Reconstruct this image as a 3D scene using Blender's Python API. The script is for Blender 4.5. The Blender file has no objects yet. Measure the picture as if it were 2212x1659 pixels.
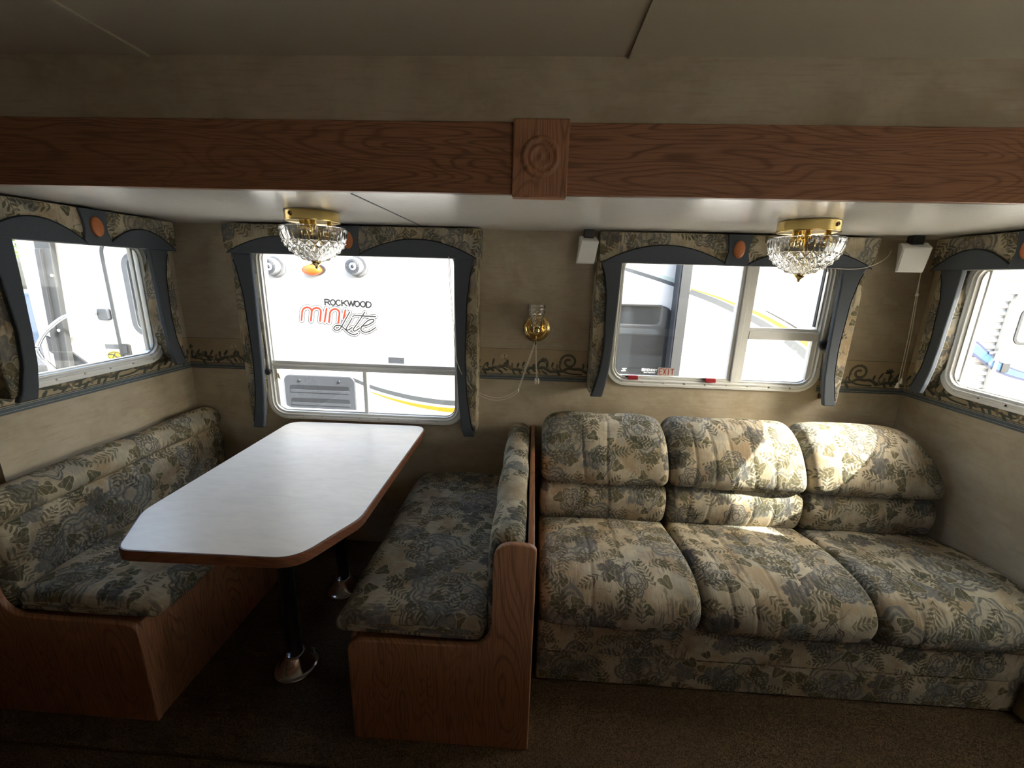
import bpy, bmesh, math, random
from math import sin, cos, pi, radians, sqrt, atan2, exp
from mathutils import Vector, Matrix
random.seed(7)
S = bpy.context.scene
COL = S.collection

# ------------------------------------------------------------------ camera, world, sun, exposure
CAM = bpy.data.cameras.new('camera'); CAM.sensor_width = 36.0; CAM.lens = 899.04 / 2212 * 36
CAM.clip_start = 0.02; CAM.clip_end = 300
cam = bpy.data.objects.new('camera', CAM); COL.objects.link(cam)
def _rot(p, y, r):
    p, y, r = radians(p), radians(y), radians(r)
    Rx = Matrix(((1,0,0),(0,cos(p),sin(p)),(0,-sin(p),cos(p))))
    Rz = Matrix(((cos(y),-sin(y),0),(sin(y),cos(y),0),(0,0,1)))
    Ry = Matrix(((cos(r),0,sin(r)),(0,1,0),(-sin(r),0,cos(r))))
    return Rz @ Rx @ Ry
_R = _rot(14.297, 2.639, -1.5955)
_M = Matrix((_R.col[0], _R.col[2], -_R.col[1])).transposed().to_4x4()
_M.translation = (1.7974, -2.0673, 1.5)
cam.matrix_world = _M
S.camera = cam

SUN_DIR = Vector((-1.0, 0.35, -0.92)).normalized()          # the way the sunlight travels
world = bpy.data.worlds.new('sky'); S.world = world; world.use_nodes = True
_nt = world.node_tree; _nt.nodes.clear()
_out = _nt.nodes.new('ShaderNodeOutputWorld'); _bg = _nt.nodes.new('ShaderNodeBackground')
_sky = _nt.nodes.new('ShaderNodeTexSky'); _sky.sky_type = 'NISHITA'; _sky.sun_disc = False
_sky.sun_elevation = math.asin(-SUN_DIR.z); _sky.sun_rotation = atan2(-SUN_DIR.x, -SUN_DIR.y)
_sky.air_density = 1.0; _sky.dust_density = 5.0; _sky.ozone_density = .4
_bg.inputs[1].default_value = 0.5
_hs = _nt.nodes.new('ShaderNodeHueSaturation'); _hs.inputs['Saturation'].default_value = .95      # thin high haze
_nt.links.new(_sky.outputs[0], _hs.inputs['Color']); _nt.links.new(_hs.outputs[0], _bg.inputs[0]); _nt.links.new(_bg.outputs[0], _out.inputs[0])
_sl = bpy.data.lights.new('sun', 'SUN'); _sl.energy = 6.2; _sl.angle = radians(0.6); _sl.color = (1.0, 0.955, 0.88)
sun = bpy.data.objects.new('sun', _sl); COL.objects.link(sun)
sun.rotation_euler = SUN_DIR.to_track_quat('-Z', 'Y').to_euler(); sun.location = (8, -4, 8)

S.view_settings.view_transform = 'Standard'; S.view_settings.look = 'None'
S.view_settings.gamma = 1.0; S.view_settings.use_curve_mapping = False
S.view_settings.exposure = 2.3
try:
    S.cycles.caustics_reflective = False; S.cycles.caustics_refractive = False
    S.cycles.max_bounces = 14; S.cycles.diffuse_bounces = 7; S.cycles.glossy_bounces = 5
    S.cycles.transmission_bounces = 12; S.cycles.transparent_max_bounces = 16
    S.cycles.sample_clamp_indirect = 12.0
except Exception: pass

# ------------------------------------------------------------------ shader helpers
def lin(r, g, b):
    f = lambda c: c/12.92 if c <= .04045 else ((c+.042)/1.055)**2.4
    return (f(r/255), f(g/255), f(b/255), 1.0)

class E:                       # a value in a node tree, with arithmetic
    def __init__(s, nt, sock): s.nt, s.sock = nt, sock
    def _m(s, op, *a):
        n = s.nt.nodes.new('ShaderNodeMath'); n.operation = op
        for i, x in enumerate((s,) + a):
            if isinstance(x, E): s.nt.links.new(x.sock, n.inputs[i])
            else: n.inputs[i].default_value = x
        return E(s.nt, n.outputs[0])
    def __add__(s, o): return s._m('ADD', o)
    def __radd__(s, o): return s._m('ADD', o)
    def __sub__(s, o): return s._m('SUBTRACT', o)
    def __rsub__(s, o): return (s * -1.0) + o
    def __mul__(s, o): return s._m('MULTIPLY', o)
    def __rmul__(s, o): return s._m('MULTIPLY', o)
    def __truediv__(s, o): return s._m('DIVIDE', o)
    def abs(s): return s._m('ABSOLUTE')
    def sin(s): return s._m('SINE')
    def cos(s): return s._m('COSINE')
    def frac(s): return s._m('FRACT')
    def sqrt(s): return s._m('SQRT')
    def lt(s, o): return s._m('LESS_THAN', o)
    def gt(s, o): return s._m('GREATER_THAN', o)
    def max(s, o): return s._m('MAXIMUM', o)
    def min(s, o): return s._m('MINIMUM', o)
    def pw(s, o): return s._m('POWER', o)
    def atan2(s, o): return s._m('ARCTAN2', o)
    def sm(s, a, b):           # smooth step from a to b
        n = s.nt.nodes.new('ShaderNodeMapRange'); n.interpolation_type = 'SMOOTHSTEP'
        s.nt.links.new(s.sock, n.inputs[0]); n.inputs[1].default_value = a; n.inputs[2].default_value = b
        n.inputs[3].default_value = 0.0; n.inputs[4].default_value = 1.0
        return E(s.nt, n.outputs[0])

class Mat:
    def __init__(s, name):
        s.m = bpy.data.materials.new(name); s.m.use_nodes = True; s.nt = s.m.node_tree
        s.bsdf = s.nt.nodes['Principled BSDF']
    def n(s, t, **kw):
        nd = s.nt.nodes.new(t)
        for k, v in kw.items(): setattr(nd, k, v)
        return nd
    def link(s, a, b): s.nt.links.new(a.sock if isinstance(a, E) else a, b)
    def coord(s, which='Object', scale=(1,1,1), rot=(0,0,0)):
        t = s.n('ShaderNodeTexCoord'); mp = s.n('ShaderNodeMapping')
        mp.inputs['Scale'].default_value = scale; mp.inputs['Rotation'].default_value = rot
        s.link(t.outputs[which], mp.inputs[0]); return mp.outputs[0]
    def xyz(s, vec):
        n = s.n('ShaderNodeSeparateXYZ'); s.link(vec, n.inputs[0])
        return [E(s.nt, n.outputs[i]) for i in range(3)]
    def vec(s, x, y, z=0.0):
        n = s.n('ShaderNodeCombineXYZ')
        for i, v in enumerate((x, y, z)):
            if isinstance(v, E): s.link(v, n.inputs[i])
            else: n.inputs[i].default_value = v
        return n.outputs[0]
    def noise(s, vec, scale, detail=3, rough=.5, dist=0.0):
        n = s.n('ShaderNodeTexNoise'); s.link(vec, n.inputs['Vector'])
        n.inputs['Scale'].default_value = scale; n.inputs['Detail'].default_value = detail
        n.inputs['Roughness'].default_value = rough; n.inputs['Distortion'].default_value = dist
        return E(s.nt, n.outputs['Fac'])
    def voro(s, vec, scale, rnd=1.0):
        n = s.n('ShaderNodeTexVoronoi'); n.voronoi_dimensions = '2D'; n.feature = 'F1'
        s.link(vec, n.inputs['Vector']); n.inputs['Scale'].default_value = scale; n.inputs['Randomness'].default_value = rnd
        c = s.n('ShaderNodeSeparateColor'); s.link(n.outputs['Color'], c.inputs[0])
        px, py, _ = s.xyz(n.outputs['Position'])
        return px, py, [E(s.nt, c.outputs[i]) for i in range(3)]
    def mix(s, fac, a, b):
        n = s.n('ShaderNodeMix', data_type='RGBA')
        if isinstance(fac, E): s.link(fac, n.inputs[0])
        else: n.inputs[0].default_value = fac
        for v, i in ((a, 6), (b, 7)):
            if isinstance(v, (tuple, list)): n.inputs[i].default_value = v
            else: s.link(v, n.inputs[i])
        return n.outputs[2]
    def set(s, color=None, rough=None, metal=None, spec=None, normal=None):
        I = s.bsdf.inputs
        for key, v in (('Base Color', color), ('Roughness', rough), ('Metallic', metal), ('Specular IOR Level', spec), ('Normal', normal)):
            if v is None: continue
            if isinstance(v, (tuple, float, int)): I[key].default_value = v
            else: s.link(v, I[key])
        return s.m
    def bump(s, h, strength=.3, dist=.002):
        n = s.n('ShaderNodeBump'); n.inputs['Strength'].default_value = strength; n.inputs['Distance'].default_value = dist
        s.link(h, n.inputs['Height']); return n.outputs[0]

def plain(name, col, rough=.5, metal=0.0, spec=.5, var=.06, scale=18):
    M = Mat(name); c = M.coord()
    f = M.noise(c, scale, 4)
    dark = tuple(x*(1-var*2) for x in col[:3]) + (1,); light = tuple(min(1, x*(1+var)) for x in col[:3]) + (1,)
    return M.set(M.mix(f, dark, light), rough, metal, spec)

def wood(name, axis, dark, mid, light, rough=.38):
    M = Mat(name); x, y, z = M.xyz(M.coord())
    if axis == 'x': along, ac = x, z + y*.9
    elif axis == 'y': along, ac = y, x + z*.9
    else: along, ac = z, x + y*.93
    v = M.vec(along*1.1, ac*7.5, 0.0)
    g = M.noise(v, 1.0, 2.0, .45, .35)
    rings = ((g*30.0).frac()); rings = rings*(1.0-rings)*4.0           # contour lines of a stretched field: cathedral grain
    rings = rings.sm(.05, .8)
    fine = M.noise(M.vec(along*6.0, ac*260.0, 0.0), 1.0, 3.0, .6)
    tone = M.noise(M.vec(along*.7, ac*3.0, 2.0), 1.0, 2.0)
    c = M.mix(rings*.8+.2, dark, mid); c = M.mix(tone.sm(.3, .7)*.5, c, light); c = M.mix(fine.sm(.48, .66)*.7, c, dark)
    return M.set(c, rough, 0.0, .4, M.bump(fine*.5 + rings*.5, .12, .001))

def fabric(name):
    """floral upholstery: scroll medallions, ivy leaves, vine sprigs and brushed streaks on a mottled cream ground"""
    M = Mat(name); t = M.n('ShaderNodeTexCoord'); uv = t.outputs['UV']
    u, v, _ = M.xyz(uv)
    wob = M.noise(uv, 26.0, 2.0); wob2 = M.noise(M.vec(u+3.7, v+1.3), 26.0, 2.0)
    us, vs = u + (wob-.5)*.014, v + (wob2-.5)*.014
    cream, tan, grey = lin(174,164,142), lin(140,123,98), lin(134,134,124)
    blue, slate, green, olive = lin(92,94,93), lin(68,70,71), lin(60,62,48), lin(82,78,58)
    n1 = M.noise(uv, 6.0, 5.0, .65); n2 = M.noise(M.vec(u*1.0+7.0, v*1.0), 9.0, 4.0, .6)
    streak = M.noise(M.vec(u*170.0, v*16.0), 1.0, 4.0, .7)
    paint = M.noise(M.vec(u*90.0+3.0, v*30.0), 1.0, 4.0, .7)            # dry brush texture inside every motif
    dry = paint.sm(.34, .56)
    c = M.mix(n1.sm(.40, .62), cream, tan); c = M.mix(n2.sm(.48, .66)*.75, c, grey)
    c = M.mix(streak.sm(.5, .68)*.5, c, tan); c = M.mix(streak.sm(.5, .32)*.3, c, lin(190,178,150))
    bs = M.noise(M.vec(u*80.0+9.0, v*10.0), 1.0, 3.0, .6).sm(.5, .58)*M.noise(M.vec(u+1.0, v+5.0), 8.0, 1.0).sm(.54, .62)
    c = M.mix(bs*.6, c, slate)                                         # patches of brushed strokes
    def cell(scale, rnd, ou, ov):
        px, py, rc = M.voro(M.vec(us+ou, vs+ov), scale, rnd)
        dx, dy = us+ou-px, vs+ov-py
        a = rc[0]*6.283
        ca, sa = a.cos(), a.sin()
        return dx, dy, dx*ca+dy*sa, dy*ca-dx*sa, rc
    def band(q, c0, w): return 1.0-((q-c0).abs()).sm(w*.5, w)
    def medallion(c, scale, rnd, ou, ov, size, thr, col, amt):
        x, y, _, _, rc = cell(scale, rnd, ou, ov)
        r = (x*x*1.15+y*y).sqrt(); th = x.atan2(y)                       # 0 at the top
        tip = (1.0-(th.abs())*(1/1.0)).max(0.0)
        lob = ((th*3.5).cos()).abs()
        R = (tip*tip*.34 + lob*.16 + .70)*size
        q = r/R
        g = band(q, .95, .07).max(band(q, .80, .045)).max(band(q, .56, .06)*(1.0-tip)).max(band(q, .30, .07))
        inside = 1.0-q.sm(.95, 1.02)
        ax = x.abs()
        for cx, cy, cr in ((.36, -.32, .30), (.62, .05, .24), (.22, .30, .2)):   # pairs of curls
            ex, ey = ax-cx*size, y-cy*size
            er = (ex*ex+ey*ey).sqrt(); et = ey.atan2(ex)
            sp = ((er*(2.2*6.283/(cr*size))) - et).sin().sm(-.1, .6)
            g = g.max(sp*(1.0-er.sm(cr*size*.85, cr*size)))
        g = g*(1.0-q.sm(1.0, 1.1))*rc[2].gt(thr)
        c = M.mix(inside*rc[2].gt(thr)*.35, c, grey)
        return M.mix(g*(dry*.45+.5)*amt, c, col)
    # blue grey blotchy grape leaves
    dx, dy, x, y, rc = cell(6.2, .95, .31, .17)
    r = (x*x+y*y).sqrt(); th = y.atan2(x)
    R = ((th*2.5).cos().abs()*.3 + (th*7.5).cos().abs()*.1 + .55)*.056
    m = (R-r).sm(-.001, .004)*rc[1].gt(.42)
    vein = ((th*2.5).cos().abs()*r)
    c = M.mix(m*(dry*.4+.5), c, M.mix(rc[2].gt(.5), blue, slate))
    c = medallion(c, 3.1, .5, .0, .0, .135, .2, blue, .95)
    c = medallion(c, 5.3, .75, .53, .77, .068, .45, slate, .9)
    # ivy leaves with pale edges
    for sc, size, ou, ov, thr in ((8.6, .030, .11, .43, .5), (12.0, .021, .67, .29, .6)):
        dx, dy, x, y, rc = cell(sc, .95, ou, ov)
        r = (x*x+y*y).sqrt(); th = y.atan2(x)
        R = ((th*1.5).cos().abs()*.42 + (th).cos()*.12 + (th*6.0).cos()*.05 + .52)*size
        on = rc[1].gt(thr)
        c = M.mix((R-r+.003).sm(.0, .002)*on*.45, c, lin(184,172,142))
        m = (R-r).sm(-.0005, .0015)*on
        ve = (y.abs()).sm(.0004, .0016)*.55+.45
        c = M.mix(m*ve*(dry*.3+.62), c, M.mix(rc[2].sm(.3, .7), green, olive))
    # sprigs of small leaflets along a stem
    for sc, L, ou, ov, thr in ((6.6, .062, .83, .91, .25), (8.2, .05, .21, .59, .35), (9.4, .044, .47, .13, .35)):
        dx, dy, x, y, rc = cell(sc, .9, ou, ov)
        xb = x + y*y*4.0
        ay = (y + x*x*3.0).abs()
        q = ((xb - ay*.8)*62.0)
        cellx = q.frac()-.5
        wid = (1.0-((xb/L).abs()).pw(2.0)).max(0.0)*.026
        tt = (ay/ (wid+.0004))
        leaf = (cellx.abs() - (tt*(1.0-tt)).max(0.0)*1.3)
        m = (leaf*-1.0).sm(-.05, .08)*ay.lt(.026)*(xb.abs()).lt(L)
        stem = (1.0-ay.sm(.0004, .0014))*(xb.abs()).lt(L)
        m = m.max(stem)*rc[1].gt(thr)
        c = M.mix(m*(dry*.3+.55), c, M.mix(rc[2].sm(.2, .8), green, olive))
    # thin curling vines
    vn = M.noise(M.vec(us+2.0, vs+8.0), 13.0, 0.0, .5, .6)
    line = (1.0-(vn-.5).abs().sm(.003, .009))*M.noise(M.vec(u+5.0, v), 9.0, 0.0).sm(.48, .54)
    c = M.mix(line*.7, c, green)
    weave = M.noise(M.vec(u*900.0, v*900.0), 1.0, 1.0)
    c = M.mix((weave-.35)*.3, c, tan)
    return M.set(c, .9, 0.0, .15, M.bump(weave + streak*.4, .3, .0008))

def wallpaper(name):
    M = Mat(name); c0 = M.coord()
    n1 = M.noise(c0, 3.2, 5.0, .62, .6); n2 = M.noise(M.coord('Object', (1,1,1.8)), 9.0, 5.0, .65); n3 = M.noise(c0, 60.0, 3.0)
    hs = M.noise(M.coord('Object', (2,2,24)), 5.0, 3.0)
    c = M.mix(n1.sm(.3, .7), lin(184,173,152), lin(163,150,127)); c = M.mix(n2.sm(.45, .7)*.6, c, lin(186,176,152))
    c = M.mix(hs.sm(.5, .75)*.3, c, lin(150,130,102)); c = M.mix((n3-.4)*.25, c, lin(140,124,98))
    return M.set(c, .55, 0.0, .3, M.bump(n3, .06, .001))

def ceiling_mat(name, col, rough, strength):
    M = Mat(name)
    n = M.noise(M.coord('Object', (14, 60, 14)), 2.2, 4.0, .6); n2 = M.noise(M.coord('Object'), 260.0, 2.0)
    if rough < .3: M.bsdf.inputs['Coat Weight'].default_value = .5; M.bsdf.inputs['Coat Roughness'].default_value = .12
    return M.set(M.mix(n, tuple(x*.93 for x in col[:3])+(1,), col), rough, 0.0, .5, M.bump(n + n2*.4, strength, .0025))

def carpet(name):
    M = Mat(name); c0 = M.coord()
    n1 = M.noise(c0, 260.0, 2.0, .7); n2 = M.noise(c0, 5.0, 4.0); n3 = M.noise(M.coord('Object', (60, 260, 60)), 1.0, 2.0)
    c = M.mix(n1.sm(.35, .65), lin(66,53,39), lin(116,96,73)); c = M.mix(n2.sm(.4, .7)*.35, c, lin(80,66,50))
    return M.set(c, .95, 0.0, .1, M.bump(n1 + n3, .8, .006))

def glass_pane(name, tint=(.93,.95,.94,1), refl=1.0):
    M = Mat(name); nt = M.nt; nt.nodes.remove(M.bsdf)
    o = [n for n in nt.nodes if n.type == 'OUTPUT_MATERIAL'][0]
    tr = M.n('ShaderNodeBsdfTransparent'); tr.inputs[0].default_value = tint
    gl = M.n('ShaderNodeBsdfGlossy'); gl.inputs['Roughness'].default_value = .02
    lw = M.n('ShaderNodeLayerWeight'); lw.inputs['Blend'].default_value = .5
    fres = E(nt, lw.outputs['Facing']).pw(5.0)*.9 + .04
    mx = M.n('ShaderNodeMixShader')
    smudge = M.noise(M.coord(), 14.0, 4.0, .6).sm(.6, .9)*.03
    M.link(fres*refl + smudge, mx.inputs[0]); M.link(tr.outputs[0], mx.inputs[1]); M.link(gl.outputs[0], mx.inputs[2]); M.link(mx.outputs[0], o.inputs[0])
    return M.m

def cut_glass(name):
    M = Mat(name); f = M.noise(M.coord(), 40.0, 2.0)
    M.bsdf.inputs['Transmission Weight'].default_value = 1.0; M.bsdf.inputs['IOR'].default_value = 1.5
    return M.set(M.mix(f, (.96,.96,.94,1), (1,1,1,1)), .03)

def metal(name, col, rough=.18, brushed=0.0):
    M = Mat(name); n = M.noise(M.coord('Object', (8, 8, 300) if brushed else (20,20,20)), 3.0, 3.0)
    return M.set(M.mix(n, tuple(x*.85 for x in col[:3])+(1,), col), rough, 1.0, .5, M.bump(n, .05+brushed, .0005))

def gradient(name, c0, c1, z0, z1):
    M = Mat(name); x, y, z = M.xyz(M.coord())
    return M.set(M.mix(z.sm(z0, z1), c0, c1), .4)

def translucent(name, col):
    M = Mat(name); nt = M.nt; nt.nodes.remove(M.bsdf)
    o = [n for n in nt.nodes if n.type == 'OUTPUT_MATERIAL'][0]
    a = M.n('ShaderNodeBsdfTranslucent'); b = M.n('ShaderNodeBsdfDiffuse'); mx = M.n('ShaderNodeMixShader'); mx.inputs[0].default_value = .4
    w = M.noise(M.coord('Object', (1, 200, 200)), 1.0, 2.0)
    c = M.mix(w, col, tuple(x*.92 for x in col[:3])+(1,)); M.link(c, a.inputs[0]); M.link(c, b.inputs[0])
    M.link(a.outputs[0], mx.inputs[1]); M.link(b.outputs[0], mx.inputs[2]); M.link(mx.outputs[0], o.inputs[0]); return M.m

MT = {}
MT['added_blind'] = translucent('white_diffuser_blind', (.74,.78,.80,1))  # for the added unseen sheet that softens the sun
MT['fabric'] = fabric('floral_upholstery')
MT['blue_cloth'] = plain('slate_blue_cloth', lin(79,84,90), .9, 0, .15, .12, 300)
MT['piping'] = plain('dark_piping', lin(34,38,42), .8, 0, .2)
MT['wall'] = wallpaper('mottled_wallpaper')
MT['ceil_main'] = ceiling_mat('ceiling_panel', lin(176,166,144), .6, .15)
MT['ceil_slide'] = ceiling_mat('glossy_ceiling_vinyl', lin(246,244,236), .18, .6)
MT['carpet'] = carpet('loop_carpet')
MT['oak_x'] = wood('oak_grain_lengthwise', 'x', lin(98,68,50), lin(148,106,80), lin(162,118,90))
MT['oak_z'] = wood('oak_grain_upright', 'z', lin(108,76,54), lin(162,116,86), lin(176,130,98), .5)
MT['oak_y'] = wood('oak_grain_edge', 'y', lin(106,70,46), lin(146,100,68), lin(158,110,78))
MT['oak_edge'] = wood('dark_oak_edging', 'x', lin(78,46,32), lin(112,72,50), lin(122,80,56))
MT['laminate'] = Mat('white_marbled_laminate')
_m = MT['laminate']; _n1 = _m.noise(_m.coord('Object', (3, 9, 3)), 3.0, 5.0, .6, .8)
MT['laminate'] = _m.set(_m.mix(_n1.sm(.35, .75), lin(236,231,222), lin(226,221,213)), .33, 0, .5)
MT['border'] = plain('border_paper', lin(172,156,128), .6, 0, .3, .1, 14)
MT['ink_dark'] = plain('border_ink_dark_green', lin(78,82,72), .6, 0, .3, .15, 60)
MT['ink_mid'] = plain('border_ink_brown_grey', lin(118,108,90), .6, 0, .3, .12, 60)
MT['ink_light'] = plain('border_ink_cream', lin(190,176,146), .6, 0, .3, .08, 60)
MT['ink_blue'] = plain('border_ink_slate_blue', lin(86,100,110), .6, 0, .3, .2, 40)
MT['frame'] = plain('white_window_frame', lin(234,235,232), .35, 0, .5, .03)
MT['alu'] = metal('brushed_aluminium', (.62,.62,.6,1), .32, .05)
MT['glass'] = glass_pane('clear_pane')
MT['brass'] = metal('polished_brass', (.78,.6,.28,1), .14)
MT['brass_satin'] = metal('satin_brass', (.78,.58,.22,1), .2, .02)
MT['dark_brass'] = metal('tarnished_brass', (.2,.13,.07,1), .25)
MT['crystal'] = cut_glass('cut_crystal')
MT['chrome'] = metal('chrome_steel', (.6,.6,.6,1), .16)
MT['pole'] = metal('dull_steel_tube', (.3,.3,.3,1), .3)
MT['white_plastic'] = plain('grey_white_plastic', lin(196,196,192), .42, 0, .5, .02)
MT['black'] = plain('black_plastic', lin(26,26,26), .5)
MT['red'] = plain('red_plastic', lin(176,48,58), .35)
MT['exit_paper'] = plain('exit_label_paper', lin(216,204,194), .6)
MT['exit_red'] = plain('exit_label_red', lin(176,52,48), .6)
MT['cord'] = plain('white_cord', lin(206,200,186), .7)
MT['medallion'] = plain('orange_wood_button', lin(176,106,62), .4, 0, .4, .15, 60)
MT['gelcoat'] = plain('white_gelcoat', (.42,.42,.415,1), .3, 0, .5, .015, 4)
MT['gelcoat2'] = plain('light_grey_gelcoat', (.34,.35,.36,1), .35, 0, .5, .02, 4)
MT['siding'] = plain('white_corrugated_siding', (.30,.30,.30,1), .4, 0, .5, .03, 6)
MT['grey_plastic'] = plain('weathered_grey_plastic', lin(58,61,66), .5, 0, .4, .1, 30)
MT['speaker_grey'] = plain('weathered_speaker_plastic', lin(104,106,110), .5, 0, .4, .1, 30)
MT['grey_dark'] = plain('dark_grey_plastic', lin(34,36,40), .5, 0, .4, .1, 30)
MT['rubber'] = plain('black_rubber_seal', lin(46,48,50), .55, 0, .4, .15, 10)
MT['amber'] = plain('amber_lens', lin(186,84,26), .3, 0, .6)
MT['decal_grey'] = plain('grey_vinyl_decal', lin(64,68,72), .4)
MT['decal_pale'] = plain('pale_green_vinyl_decal', lin(150,160,154), .4)
MT['decal_orange'] = plain('orange_vinyl_decal', lin(176,108,24), .4)
MT['decal_black'] = plain('charcoal_vinyl_decal', lin(22,22,24), .4)
MT['decal_white'] = plain('white_vinyl_decal', (.43,.43,.42,1), .4)
MT['decal_yellow'] = plain('yellow_vinyl_decal', lin(170,150,16), .4)
MT['decal_blue'] = plain('blue_vinyl_decal', lin(44,84,128), .4)
MT['decal_navy'] = plain('navy_vinyl_decal', lin(20,32,66), .4)
MT['mini_grad'] = gradient('orange_brown_decal', lin(112,66,22), lin(124,36,16), 1.09, 1.20)
MT['tinted'] = plain('tinted_window_glass', (.02,.023,.026,1), .05, 0, .35, .1, 3)
MT['teal_glass'] = plain('green_tinted_window', lin(110,150,140), .08, 0, .6)
MT['gravel'] = plain('gravel_ground', lin(196,191,181), .95, 0, .2, .3, 40)
MT['leaf'] = plain('tree_leaves', lin(96,140,52), .7, 0, .3, .3, 6)
MT['bark'] = plain('tree_bark', lin(92,76,60), .9)
MT['truck'] = plain('dark_blue_paint', lin(44,50,64), .25, 0, .6)
MT['tyre'] = plain('tyre_rubber', lin(24,24,24), .8)
MT['sign_yellow'] = plain('yellow_canopy', lin(170,140,30), .5)
MT['skin'] = plain('trailer_siding_outside', (.66,.66,.64,1), .4, 0, .5, .04, 5)

# ------------------------------------------------------------------ mesh helpers
class MB:
    def __init__(s): s.v = []; s.f = []; s.uv = []; s.sm = []
    def face(s, idx, uv=None, smooth=False): s.f.append(tuple(idx)); s.uv.append(uv); s.sm.append(smooth)
    def add(s, pts):
        b = len(s.v); s.v += [Vector(p) for p in pts]; return list(range(b, b+len(pts)))
    def box(s, x0, x1, y0, y1, z0, z1):
        i = s.add([(x0,y0,z0),(x1,y0,z0),(x1,y1,z0),(x0,y1,z0),(x0,y0,z1),(x1,y0,z1),(x1,y1,z1),(x0,y1,z1)])
        for q in ((3,2,1,0),(4,5,6,7),(0,1,5,4),(1,2,6,5),(2,3,7,6),(3,0,4,7)): s.face([i[k] for k in q])
        return s
    def prism(s, poly, P, n0, n1):                 # poly [(u,z)], P(u,z,n) -> point
        a = s.add([P(u, z, n0) for u, z in poly]); b = s.add([P(u, z, n1) for u, z in poly]); N = len(poly)
        s.face(a[::-1]); s.face(b)
        for k in range(N): s.face((a[k], a[(k+1) % N], b[(k+1) % N], b[k]))
        return s
    def flat(s, poly, P, n): s.face(s.add([P(u, z, n) for u, z in poly])); return s
    def rings(s, R, closed=False, cap0=False, cap1=False, smooth=True, loop=True):
        ids = [s.add(r) for r in R]; N = len(R[0])
        seq = list(range(len(R)-1)) + ([len(R)-1] if closed else [])
        for i in seq:
            a, b = ids[i], ids[(i+1) % len(R)]
            for k in range(N if loop else N-1):
                s.face((a[k], a[(k+1) % N], b[(k+1) % N], b[k]), None, smooth)
        if cap0: s.face(ids[0][::-1])
        if cap1: s.face(ids[-1])
        return s
    def lathe(s, prof, c, ax='z', seg=24, cap=True, smooth=True):   # prof [(r, h)]
        c = Vector(c); R = []
        for r, h in prof:
            ring = []
            for k in range(seg):
                a = 2*pi*k/seg; p, q = r*cos(a), r*sin(a)
                d = {'z': (p, q, h), 'y': (p, h, q), 'x': (h, p, q)}[ax]
                ring.append(c + Vector(d))
            R.append(ring)
        return s.rings(R, cap0=cap, cap1=cap, smooth=smooth)
    def tube(s, path, r, seg=8):
        P = [Vector(p) for p in path]; R = []
        for i, p in enumerate(P):
            t = (P[min(i+1, len(P)-1)] - P[max(i-1, 0)]).normalized()
            a = Vector((0,0,1)) if abs(t.z) < .9 else Vector((1,0,0))
            e = t.cross(a).normalized(); g = t.cross(e)
            rr = r(i/(len(P)-1)) if callable(r) else r
            R.append([p + e*rr*cos(2*pi*k/seg) + g*rr*sin(2*pi*k/seg) for k in range(seg)])
        return s.rings(R, cap0=True, cap1=True)
    def ribbon(s, pts, w, P, n, cap=True):          # flat strip along a 2-D line, rising a hair so that crossings do not coincide
        for i in range(1, len(pts)-1):               # a sharp corner starts a new strip
            a, b = Vector(pts[i])-Vector(pts[i-1]), Vector(pts[i+1])-Vector(pts[i])
            if a.length > 1e-9 and b.length > 1e-9 and a.angle(b) > .9 and not callable(w):
                s.ribbon(pts[:i+1], w, P, n, cap); return s.ribbon(pts[i:], w, P, n+.0001, cap)
        L = [Vector((a, b)) for a, b in pts]
        s.lift = getattr(s, 'lift', 0)+1; n0 = n+.00002*(s.lift % 12); N = len(L)
        left, right, tt = [], [], []
        for i, p in enumerate(L):
            t = L[min(i+1, N-1)] - L[max(i-1, 0)]
            if t.length < 1e-9: t = Vector((1, 0))
            t.normalize(); nn = Vector((-t.y, t.x)); ww = (w(i/(N-1)) if callable(w) else w)/2
            left.append(p+nn*ww); right.append(p-nn*ww); tt.append((t, nn))
        h = [n0+.00035*i/max(N-1, 1) for i in range(N)]
        a = s.add([P(p.x, p.y, h[i]) for i, p in enumerate(left)]); b = s.add([P(p.x, p.y, h[i]) for i, p in enumerate(right)])
        for i in range(N-1): s.face((a[i], b[i], b[i+1], a[i+1]))
        if cap and not callable(w):
            for i, sg in ((0, -1), (N-1, 1)):
                t, nn = tt[i]; c = [L[i] + nn*(w/2*cos(k*pi/6)) + t*(sg*w/2*sin(k*pi/6)) for k in range(7)]
                s.face(s.add([P(q.x, q.y, h[i]) for q in c]))
        return s
    def mesh(s, name, mat, origin, recalc=True):
        o = Vector(origin); me = bpy.data.meshes.new(name)
        me.from_pydata([tuple(p-o) for p in s.v], [], s.f)
        me.polygons.foreach_set('use_smooth', s.sm)
        uvl = me.uv_layers.new(name='UVMap'); dat = uvl.data
        for p, uv in zip(me.polygons, s.uv):
            if uv is None:
                n = p.normal; ax = max(range(3), key=lambda k: abs(n[k]))
                for li in p.loop_indices:
                    q = s.v[me.loops[li].vertex_index]
                    dat[li].uv = (q.y, q.z) if ax == 0 else (q.x, q.z) if ax == 1 else (q.x, q.y)
            else:
                for li, w in zip(p.loop_indices, uv): dat[li].uv = w
        if recalc:
            bm = bmesh.new(); bm.from_mesh(me); bmesh.ops.recalc_face_normals(bm, faces=bm.faces); bm.to_mesh(me); bm.free()
        me.materials.append(mat); me.update(); return me

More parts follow.
